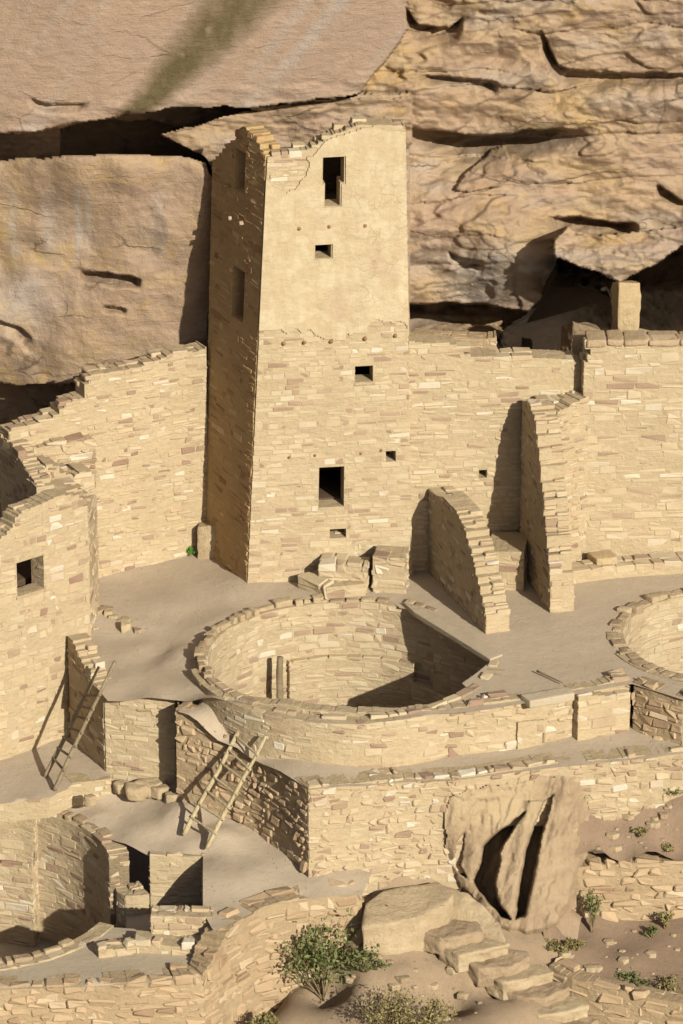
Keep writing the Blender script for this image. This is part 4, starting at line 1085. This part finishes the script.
# masonry blocks in front of the recess
def pblock(name, pts, Zt, h, seed, label, mat='warm'):
    a = PZ(pts[0][0], pts[0][1], Zt); b = PZ(pts[1][0], pts[1][1], Zt); d_ = pts[2]
    o = masonry(name, WallPath([(a[0], a[1], Zt-h, Zt), (b[0], b[1], Zt-h, Zt)]), thick=d_, course=.12, slen=.22, relief=.035, rag=.05, seed=seed, mat=mat, jit=.014, ch=.022)
    return tag(o, label, 'masonry block')
pblock('masonry_block', [(150, 916), (214, 917), .34], -2.38, .55, 91, 'upper tier of broken masonry in front of the kiva recess')
pblock('masonry_block', [(132, 942), (222, 947), .42], -2.68, .5, 92, 'lower tier of broken masonry in front of the kiva recess')
pblock('masonry_block', [(98, 950), (140, 944), .3], -2.72, .4, 93, 'small stack of stones at the left end of the broken masonry tiers')
# outer retaining wall at the bottom left
bt = [(-60, 992, -2.87), (0, 989, -2.87), (60, 986, -2.87), (120, 984, -2.87), (170, 979, -2.87), (203, 975, -2.85), (217, 955, -2.7), (226, 935, -2.5), (238, 922, -2.42), (262, 908, -2.40), (300, 899, -2.40), (335, 895, -2.40), (363, 891, -2.40)]
nodes = []
for x, y, z in bt:
    p = PZ(x, y, z); nodes.append((p[0], p[1], -5.6, p[2]+.02))
wall('retaining_wall', nodes, 'long rough masonry retaining wall along the bottom left below the kiva', thick=.4, course=.15, slen=.27, relief=.05, jit=.018, ch=.026, rag=.07, seed=94, mat='dusty', mortar='mortar_dusty', gap=.022)

# ------------------------------------------------------------------ plaza block at the left with the first ladder
lb = PZ(70, 738, -1.85); fb_ = PZ(105, 773, -1.85)
ntop = [(70, 634), (76, 640), (82, 655), (92, 675), (107, 697)]
nod = []
for k, (x, y) in enumerate(ntop):
    f = (x-70)/37; X = lb[0]+(fb_[0]-lb[0])*f; Yq = lb[1]+(fb_[1]-lb[1])*f
    nod.append((X, Yq, -2.45, z_at(X, Yq, y)))
wall('terrace_wall', nod, 'shaded side wall of the plaza terrace behind the grey pole ladder', seed=101, thick=.34, relief=.03, rag=.06)
fr_ = PZ(176, 792, -1.9)
X0, Y0 = fb_[0], fb_[1]; X1 = PY(176, 740, Y0-.25)[0]
wall('terrace_wall', [(X0+.01, Y0-.02, -2.45, z_at(X0, Y0, 697)), ((X0+X1)/2, Y0-.15, -2.45, z_at((X0+X1)/2, Y0-.15, 698)), (X1, Y0-.25, -2.45, z_at(X1, Y0-.25, 698))],
     'sunlit front wall of the plaza terrace between the two ladders', seed=102, thick=.36, relief=.024, rag=.03, mat='tower')
wall('terrace_wall', [(X1, Y0-.20, -2.45, z_at(X1, Y0-.25, 700)), (X1+.02, Y0+1.6, -2.45, z_at(X1, Y0-.25, 700))], 'hidden end wall of the plaza terrace beside the pale ladder', seed=103, thick=.3)
# low wall at the step in the plaza
o = masonry('low_wall', WallPath([nb(90, 652, -.66, 637), nb(148, 640, -.62, 627)]), thick=.3, course=.12, slen=.3, relief=.015, rag=.02, seed=104, mat='tower')
tag(o, 'low straight wall edging the step in the plaza beside the window room', 'low wall')
random.seed(5)
for k in range(34):
    u = random.random(); x_ = 95+u*45+random.uniform(-4, 4); y_ = 602+u*28+random.uniform(-7, 6)
    p = PZ(x_, y_, -.33+random.uniform(-.05, .15)); s_ = random.uniform(.05, .13); a_ = random.random()*3
    pts = [(p[0]+s_*math.cos(a_+q)*random.uniform(.7, 1.4), p[1]+s_*math.sin(a_+q)*random.uniform(.7, 1.2), p[2]+random.uniform(-.03, .03)) for q in (0, 1.5, 3, 4.6)]
    o = prism('rubble_stone', pts, .2, 'rock' if k % 2 else 'rock_light', None, 500+k, .02, .1, .015, freq=5)
    tag(o, 'loose rubble stone in the heap behind the low straight wall', 'stone', 'rubble heap beside the window room')

# ------------------------------------------------------------------ middle terrace retaining walls
rt = [(308, 869, -2.3, 787), (350, 872, -2.4, 783), (400, 868, -2.35, 779), (440, 862, -2.3, 777), (458, 862, -2.3, 777), (470, 862, -2.3, 776), (520, 850, -2.1, 768), (560, 830, -1.9, 762), (620, 815, -1.9, 757), (683, 800, -1.8, 751), (760, 790, -1.8, 745)]
nodes = []
for x, yb, z, yt in rt:
    q = PZ(x, yt, float(np.interp(x, [308, 400, 460], [-.71, -.81, -.84]))); zb_ = z-.3 if x < 466 or x > 700 else z_at(q[0], q[1], 812)
    nodes.append((q[0], q[1], zb_, q[2]))
wall('retaining_wall', nodes, 'bright sunlit masonry retaining wall of the middle terrace above the rock slabs', thick=.4, course=.13, slen=.2, relief=.045, jit=.014, ch=.022, rag=.045, seed=105, mat='warm', gap=.018)
cA = nodes[0]
ls = [(176, 792, -1.82, 706), (205, 800, -1.85, 727), (228, 807, -1.88, 742), (256, 824, -2.0, 758), (282, 846, -2.11, 772)]
nod = [nb(*q) for q in ls]
nod.append((cA[0]-.02, cA[1]+.03, -2.45, cA[3]))
wall('retaining_wall', nod, 'rough side retaining wall with the pale ladder leaning on it, partly in shade', thick=.4, course=.13, slen=.2, relief=.06, jit=.013, ch=.025, rag=.05, seed=106, mat='dusty', mortar='mortar_dusty', gap=.03)

# rubble at the wall foot behind the ladders
random.seed(8)
for k, (x_, y_, s_) in enumerate([(136, 786, .16), (148, 781, .2), (160, 786, .14), (122, 782, .13), (172, 792, .12), (90, 795, .1)]):
    p = PZ(x_, y_, -1.88+s_*.2); pts = [(p[0]+s_*1.3*math.cos(q+k), p[1]+s_*math.sin(q+k), p[2]+.1*math.cos(q*2+k)*s_) for q in (0, 1.3, 2.6, 4.0, 5.1)]
    o = prism('fallen_stone', pts, .2, 'rock_light', None, 560+k, .06, .07, .04); tag(o, 'fallen stone at the foot of the sunlit terrace wall between the ladders', 'stone', 'fallen stones below the terrace wall')
# footing curb below the first ladder
o = masonry('stone_curb', WallPath([nb(-60, 814, -2.1, 803), nb(0, 809, -2.1, 800), nb(50, 804, -2.07, 796), nb(72, 793, -2.02, 783), nb(112, 788, -2.0, 778)]), thick=.4, course=.1, slen=.25, relief=.03, rag=.03, seed=107, mat='tower')
tag(o, 'low line of kerb stones running below the grey pole ladder', 'kerb')

# ------------------------------------------------------------------ ladders
def ladder(label, railA, railB, nr, r, mat, wob_=.012, ext=.06, seed=1, f0=.1, f1=.86, ra=1.0):
    base = (np.array(railA[0])+np.array(railB[0]))/2
    L = empty('wooden_ladder', tuple(base), label, 'ladder')
    tube('rail', railA, [r*1.1]+[r]*(len(railA)-2)+[r*.75], mat, L, 10, wob_, seed); tube('rail', railB, [r*1.1]+[r]*(len(railB)-2)+[r*.75], mat, L, 10, wob_, seed+3)
    def at(R, f):
        P = np.array(R); d = np.linalg.norm(np.diff(P, axis=0), axis=1); s = np.concatenate([[0], np.cumsum(d)])
        return np.array([np.interp(f*s[-1], s, P[:, k]) for k in range(3)])
    for k in range(nr):
        f = f0+(f1-f0)*k/(nr-1); a = at(railA, f*ra); b = at(railB, f+.01*math.sin(k*2.1)); d = (b-a)/np.linalg.norm(b-a)
        up = np.array([0, -.02, .01])
        tube('rung', [a-d*ext+up, b+d*ext+up], [r*.55, r*.6], mat, L, 7, .004, 20+k)
    return L
# grey pole ladder
LA = [PZ(45, 776, -1.83), PY(99, 667, -3.35)]; LB = [PZ(54, 790, -1.83), PY(115, 662, -3.9)]
ladder('weathered grey pole ladder leaning on the shaded terrace wall at the left', LA, LB, 7, .036, 'wood_grey', seed=2, f0=.16, f1=.74)
# pale ladder
f1_ = PZ(183, 834, -2.12); f2_ = PZ(206, 848, -2.18)
yt_ = nb(*ls[2])[1]
TA = PY(248, 714, yt_-.0); TA2 = PY(256, 703, yt_+.15); TA3 = PY(268, 699, yt_+.3); TB = PY(266, 736, yt_-.62)
ladder('pale peeled pole ladder with one bent rail leaning on the rough retaining wall', [f1_, (f1_*.5+TA*.5)+np.array([.03, 0, .02]), TA, TA2, TA3], [f2_, TB], 7, .036, 'wood_pale', seed=9, f0=.14, f1=.84, ra=.80)
# ------------------------------------------------------------------ rocks and the cut stair at the lower right
def rock3(name, pts_px, vec, mat, seed, label, amp=.05, cut=.1, bev=.05, cat='rock'):
    """front outline (px,py,Y) swept along vec"""
    P = [PY(*p) for p in pts_px]; bm = bmesh.new()
    A_ = [bm.verts.new(p) for p in P]; B_ = [bm.verts.new(p+np.array(vec)) for p in P]
    n = len(P); bm.faces.new(A_); bm.faces.new(B_[::-1])
    for i in range(n): bm.faces.new((A_[i], B_[i], B_[(i+1) % n], A_[(i+1) % n]))
    bmesh.ops.recalc_face_normals(bm, faces=bm.faces)
    bmesh.ops.bevel(bm, geom=bm.edges[:], offset=bev, segments=2, affect='EDGES', profile=.5)
    bmesh.ops.triangulate(bm, faces=bm.faces)
    for _ in range(5):
        es = [e for e in bm.edges if e.calc_length() > cut]
        if not es: break
        bmesh.ops.subdivide_edges(bm, edges=es, cuts=1); bmesh.ops.triangulate(bm, faces=[f for f in bm.faces if len(f.verts) > 3])
    bm.normal_update(); V = np.array([v.co for v in bm.verts]); N = np.array([v.normal for v in bm.verts])
    d = fbm(V*1.6+seed*3.1, 5, seed)*amp*1.6+fbm(V*6+seed, 3, seed+3)*amp*.25
    for v, c in zip(bm.verts, V+N*d[:, None]): v.co = c
    me = bpy.data.meshes.new(name); bm.to_mesh(me); bm.free(); me.polygons.foreach_set('use_smooth', [True]*len(me.polygons))
    me.materials.append(M[mat]); o = bpy.data.objects.new(name, me); S.collection.objects.link(o)
    return tag(o, label, cat)
# outcrop under the retaining wall: relief with two deep clefts between leaning slabs
us_ = np.arange(372, 598, 1.4); vs_ = np.arange(772, 950, 1.4); QX, QY = np.meshgrid(us_, vs_)
ax_ = QX+wob(QX, QY, 16, 3.0, 201)+wob(QX, QY, 5, .9, 202); ay_ = QY+wob(QX, QY, 16, 3.0, 203)
def soft(poly_, w):
    m = inpoly(ax_, ay_, poly_); d = seg_dist(ax_, ay_, poly_+[poly_[0]]); return np.where(m, sstep(d/w), 0.), np.where(m, -d, d)
Yo = np.interp(QX, [400, 430, 470, 510, 550, 592], [YT(400), YT(430), YT(470), YT(510), YT(550), YT(592)])-.07-np.maximum(QY-800, 0)/135*(.30+.65*sstep((QX-462)/45))
Yo += -.12*np.exp(-((ax_-(565-(ay_-800)*.22))/15)**2)-.15*np.exp(-((ax_-(532-(ay_-810)*.22))/9)**2)*(ay_ > 800)-.06*np.exp(-np.hypot((ax_-473)/9, (ay_-852)/24)**2)
for P_, d_, w_ in (([(528, 806), (512, 820), (492, 836), (483, 848), (479, 868), (473, 880), (480, 892), (500, 918), (512, 922), (501, 905), (497, 882), (501, 852), (513, 830)], .85, 2.5),
                   ([(556, 792), (549, 815), (541, 845), (535, 880), (524, 916), (513, 922), (519, 885), (526, 848), (535, 820), (545, 802)], .7, 2.5),
                   ([(466, 832), (455, 843), (453, 862), (460, 876), (468, 880), (463, 866), (463, 848)], .5, 2.5)):
    m_, sd = soft(P_, w_); Yo += d_*m_
Yo += .09*fbm(np.stack([QX/40+QY/90, QY/60, QX*0], -1), 4, 211)+.06*fbm(np.stack([QX/7+QY/30, QY/22, QX*0], -1), 4, 212)
Yo = np.where(QY > 905, Yo+.012*(QY-905)*0, Yo)
# edges fold back into the hillside
OUT = [(456, 876), (451, 856), (455, 836), (450, 816), (456, 800), (478, 794), (505, 791), (540, 784), (574, 784), (584, 815), (578, 870), (570, 905), (556, 926), (532, 934), (512, 932), (494, 924), (474, 904)]
qx = QX+wob(QX, QY, 12, 4, 221); qy = QY+wob(QX, QY, 12, 4, 222)
ins = inpoly(qx, qy, OUT); edg = np.where(ins, 1, -1)*seg_dist(qx, qy, OUT+[OUT[0]])
Yo += (.05+.22*sstep((QY-830)/40))*(1-sstep((edg+7)/12))
qf = fbm(np.stack([QX/26+QY/80, QY/60, QX*0+5], -1), 4, 233)*4; Yo += .035*(np.floor(qf)+sstep((qf-np.floor(qf))*6))
lowl = sstep((QY-(885+.62*(QX-430)))/8)*(QX < 520)
dd = FOC*Fv[None, None]+(QX-341.5)[..., None]*Rv+(512-QY)[..., None]*Uv
Vo = CAM+((Yo-CAM[1])/dd[..., 1])[..., None]*dd
nx_ = len(us_); i_ = np.arange(len(vs_)-1)[:, None]*nx_+np.arange(nx_-1)[None]
Fo = np.stack([i_, i_+nx_, i_+nx_+1, i_+1], -1).reshape(-1, 4); kp = (edg.ravel()[Fo] > -7).all(1)
me = mesh_np('rock_outcrop', Vo.reshape(-1, 3), Fo[kp], {'pale': (sstep((838-ay_+.0)/22)*sstep((545-ax_)/14)).ravel()}, smooth=True)
bm = bmesh.new(); bm.from_mesh(me); bmesh.ops.delete(bm, geom=[v for v in bm.verts if not v.link_faces], context='VERTS'); bm.to_mesh(me); bm.free()
mt_ = M['rock'].copy(); mt_.name = 'outcrop sandstone'; M['outcrop'] = mt_; nt_ = mt_.node_tree; bs_ = nt_.nodes['Principled BSDF']
src_ = bs_.inputs['Base Color'].links[0].from_socket; mx_ = nt_.nodes.new('ShaderNodeMix'); mx_.data_type = 'RGBA'; at_ = nt_.nodes.new('ShaderNodeAttribute'); at_.attribute_name = 'pale'
nt_.links.new(at_.outputs['Fac'], mx_.inputs[0]); nt_.links.new(src_, mx_.inputs[6]); mx_.inputs[7].default_value = (.40, .31, .20, 1); nt_.links.new(mx_.outputs[2], bs_.inputs['Base Color'])
o = link('rock_outcrop', me, mt_); tag(o, 'bare rock outcrop with two tall leaning slabs and dark clefts under the retaining wall', 'rock')
# flat slab in the middle
o = slab('flat_rock', [(363, 927, -2.75), (366, 903, -2.62), (384, 890, -2.6), (438, 881, -2.55), (455, 893, -2.55), (448, 903, -2.62), (420, 915, -2.7), (388, 924, -2.75)], .8, 'rock_light', None, 7, .05, .1, .04, freq=1.5)
tag(o, 'broad flat topped rock beside the green bush', 'rock')
o = slab('sloping_rock', [(424, 902, -2.86), (438, 886, -2.68), (468, 892, -2.68), (500, 922, -3.0), (506, 938, -3.12), (470, 930, -3.1), (440, 918, -3.0)], .45, 'rock_light', None, 18, .05, .07, .04, freq=3)
tag(o, 'pale rock sloping down to the top of the cut steps', 'rock')
stair = empty('rock_cut_stair', tuple(PZ(500, 970, -3.7)), 'worn steps cut in rock descending to the bottom right', 'stair')
random.seed(31); steps = []
for k, (cx_, cy_, z_) in enumerate([(452, 928, -3.02), (474, 943, -3.2), (497, 957, -3.4), (519, 972, -3.59), (537, 988, -3.79), (553, 1004, -3.98), (568, 1020, -4.18), (584, 1036, -4.38)]):
    u = lambda a: random.uniform(-a, a)
    steps.append(([(cx_-36+u(4), cy_+2+u(2), z_), (cx_-8+u(5), cy_-9+u(2), z_+.02), (cx_+26+u(4), cy_-7+u(2), z_+.01), (cx_+34+u(3), cy_+1+u(2), z_), (cx_+8+u(5), cy_+9+u(1.5), z_-.02), (cx_-14+u(5), cy_+11+u(1.5), z_-.01)], .34))
for k, (p_, h_) in enumerate(steps): slab('step', p_, h_, 'rock_light' if k % 2 else 'rock', stair, 20+k, .045, .05, .025, freq=5)
# lower right walls
w2 = [(549, 872, -2.55), (575, 866, -2.5), (620, 864, -2.48), (683, 861, -2.45), (760, 858, -2.45)]
nodes = []
for x, y, z in w2: p = PZ(x, y, z); nodes.append((p[0], p[1], z-1.35, p[2]))
wall('retaining_wall', nodes, 'dry stone wall holding the dirt slope at the lower right', thick=.45, course=.15, slen=.3, relief=.07, jit=.022, ch=.028, rag=.08, seed=111, mat='dusty', mortar='mortar_dusty', gap=.03)
w3 = [(548, 966, -3.65), (570, 979, -3.72), (600, 988, -3.78), (640, 997, -3.82), (683, 1006, -3.86), (760, 1020, -3.9)]
nodes = []
for x, y, z in w3: p = PZ(x, y, z); nodes.append((p[0], p[1], -5.6, p[2]+.03))
wall('low_wall', nodes, 'curving wall with rounded top stones along the path at the bottom right corner', 'low wall', thick=.35, course=.17, slen=.32, relief=.07, jit=.02, ch=.04, rag=.05, seed=112, mat='dusty', mortar='mortar_dusty', gap=.03)

# loose stones on the ground (counted ones, small)
random.seed(21)
spots = [(random.uniform(350, 480), random.uniform(955, 1020), -3.6) for _ in range(40)]+[(random.uniform(570, 680), random.uniform(800, 850), -1.9) for _ in range(40)]+[(random.uniform(560, 680), random.uniform(930, 985), -3.6) for _ in range(34)]
dg = None
hs = bpy.data.objects['hillside']; bpy.context.view_layer.update()
def drop(px, py, o=None):
    o = o or (bpy.data.objects['upper_dirt_slope'] if px > 545 and py < 862 else bpy.data.objects['lower_dirt_slope'] if px > 552 and py > 905 else hs)
    d = Vector(ray(px, py)).normalized(); r_ = o.ray_cast(Vector(CAM), d); return r_[1] if r_[0] else None
for k, (x_, y_, z_) in enumerate(spots):
    p = drop(x_, y_)
    if p is None: continue
    s_ = random.choice((.02, .025, .03, .04, .05, .09)); pts = [(p[0]+s_*1.3*math.cos(q+k)*random.uniform(.7, 1.2), p[1]+s_*math.sin(q+k), p[2]+s_*.5) for q in (0, 1.3, 2.6, 4.0, 5.1)]
    o = prism('loose_stone', pts, s_, 'rock_light' if k % 3 else 'rock', None, 600+k, .01, .2, .01); o['label'] = 'small loose stone lying on the dirt of the hillside'; o['category'] = 'stone'; o['group'] = 'loose stones on the hillside'

# ------------------------------------------------------------------ plants
def leaf_mesh(name, centers, size, rng, mat, parent, squash=1.0):
    n = len(centers); V = np.zeros((n, 4, 3)); a = rng.normal(0, 1, (n, 3)); a /= np.linalg.norm(a, axis=1)[:, None]
    b = np.cross(a, rng.normal(0, 1, (n, 3))); b /= np.linalg.norm(b, axis=1)[:, None]
    s = size*(.5+rng.random((n, 1)))
    V[:, 0] = centers-a*s; V[:, 1] = centers+b*s*.45; V[:, 2] = centers+a*s; V[:, 3] = centers-b*s*.45
    F = np.arange(4*n).reshape(n, 4)
    me = mesh_np(name, V.reshape(-1, 3), F, {'rnd': np.repeat(rng.random(n), 4)}); me.materials.append(M[mat])
    o = bpy.data.objects.new(name, me); S.collection.objects.link(o)
    o.parent = parent; o.matrix_parent_inverse = Matrix.Translation(parent.location).inverted(); return o
def shrub(base, w, h, nst, nl, size, mat, label, seed, lean=(0, 0), cat='bush', group=None, nm='bush'):
    rng = np.random.default_rng(seed); base = np.array(base)
    root = empty(nm, tuple(base), label, cat, group)
    C = []
    for k in range(nst):
        a = rng.random()*2*math.pi; r = w*.5*math.sqrt(rng.random()); hh = h*(.55+.45*rng.random())*(1-.35*(r/(w*.5))**2)
        tip = base+np.array([r*math.cos(a)+lean[0]*hh, r*math.sin(a)*.7+lean[1]*hh, hh]); mid = base*.5+tip*.5+np.array([0, 0, .08*h])
        if k < 16: tube('stem', [base, mid, tip], [.012, .008, .004], 'stem', root, 5, .02, seed+k)
        m = nl//nst
        cl = mid+(tip-mid)*rng.random((m, 1))**.7
        tw = np.array([rng.integers(0, 5, m)*1.256+k, rng.random(m)*.0]).T
        C.append(cl+rng.normal(0, 1, (m, 3))*[w*.07, w*.07, h*.055])
    leaf_mesh('foliage', np.vstack(C), size, rng, mat, root); return root
p = drop(322, 1000) or Vector(PZ(325, 1000, -4.1))
shrub(p, 1.35, 1.6, 42, 1150, .042, 'leaf', 'leafy green bush growing at the foot of the retaining wall', 1, (.12, -.1))
p = drop(365, 972) or Vector(PZ(365, 975, -3.6))
shrub(p, .7, .45, 14, 260, .035, 'leaf', 'sparse green side bush spreading right of the large green bush', 2, (.1, -.1))
for k, (x_, y_, w_, h_) in enumerate([(385, 1030, 1.2, .8), (425, 1034, 1.0, .65), (266, 1036, .5, .45)]):
    p = drop(x_, y_) or Vector(PZ(x_, y_, -4.4))
    shrub(p, w_, h_, 26, 900, .026, 'leaf_dry', ['olive dry bush at the bottom edge below the flat rock', 'second dry olive bush at the bottom edge nearer the cut steps', 'small dry bush at the bottom edge left of the green bush'][k], 3+k)
tufts = [(580, 803, .35, .22, 'leaf'), (570, 800, .16, .2, 'leaf'), (622, 801, .28, .16, 'leaf'), (648, 798, .3, .12, 'leaf'), (672, 795, .4, .14, 'leaf'), (660, 798, .25, .1, 'leaf'), (585, 867, .3, .18, 'leaf'), (608, 862, .2, .1, 'leaf_dry'),
         (592, 932, .22, .62, 'leaf'), (560, 952, .35, .18, 'leaf_dry'), (576, 950, .3, .15, 'leaf_dry'), (633, 985, .5, .14, 'leaf'), (668, 990, .5, .16, 'leaf_dry'), (652, 938, .2, .16, 'leaf'), (665, 928, .2, .25, 'leaf_dry'), (640, 835, .2, .1, 'leaf_dry'), (668, 850, .3, .08, 'leaf_dry')]
tl = ['bright tuft of weeds below the retaining wall, the left one', 'upright weed sprig against the retaining wall', 'low weed clump below the middle of the rubble wall', 'thin green weeds on the upper dirt slope', 'green weed patch at the right edge of the upper dirt slope', 'flat weed patch beside the right edge weeds',
      'weed tuft on top of the dry stone wall', 'faded weed on top of the dry stone wall', 'tall green plant climbing before the dry stone wall', 'dry weeds on the bare rock at the left of the lower dirt', 'dry weeds behind the curving low wall', 'low green weeds spreading behind the curving low wall', 'dry weed patch by the bottom right edge', 'small green weed at the foot of the dry stone wall', 'faded upright weed at the foot of the dry stone wall', 'small faded weed in the upper dirt', 'faded weed strip above the dry stone wall at the right']
for k, (x_, y_, w_, h_, m_) in enumerate(tufts):
    p = drop(x_, y_)
    if p is None: continue
    shrub(p, w_*1.5, h_*1.35, 9, 210 if h_ < .5 else 320, .03, m_, tl[k], 30+k, cat='weed', nm='weed')
p = drop(189, 556, bpy.data.objects['plaza']) or Vector(PZ(189, 556, -.02))
shrub(p, .24, .2, 8, 260, .03, 'leaf_bright', 'bright green plant growing at the wall foot left of the tower', 60, cat='plant', nm='green_plant')
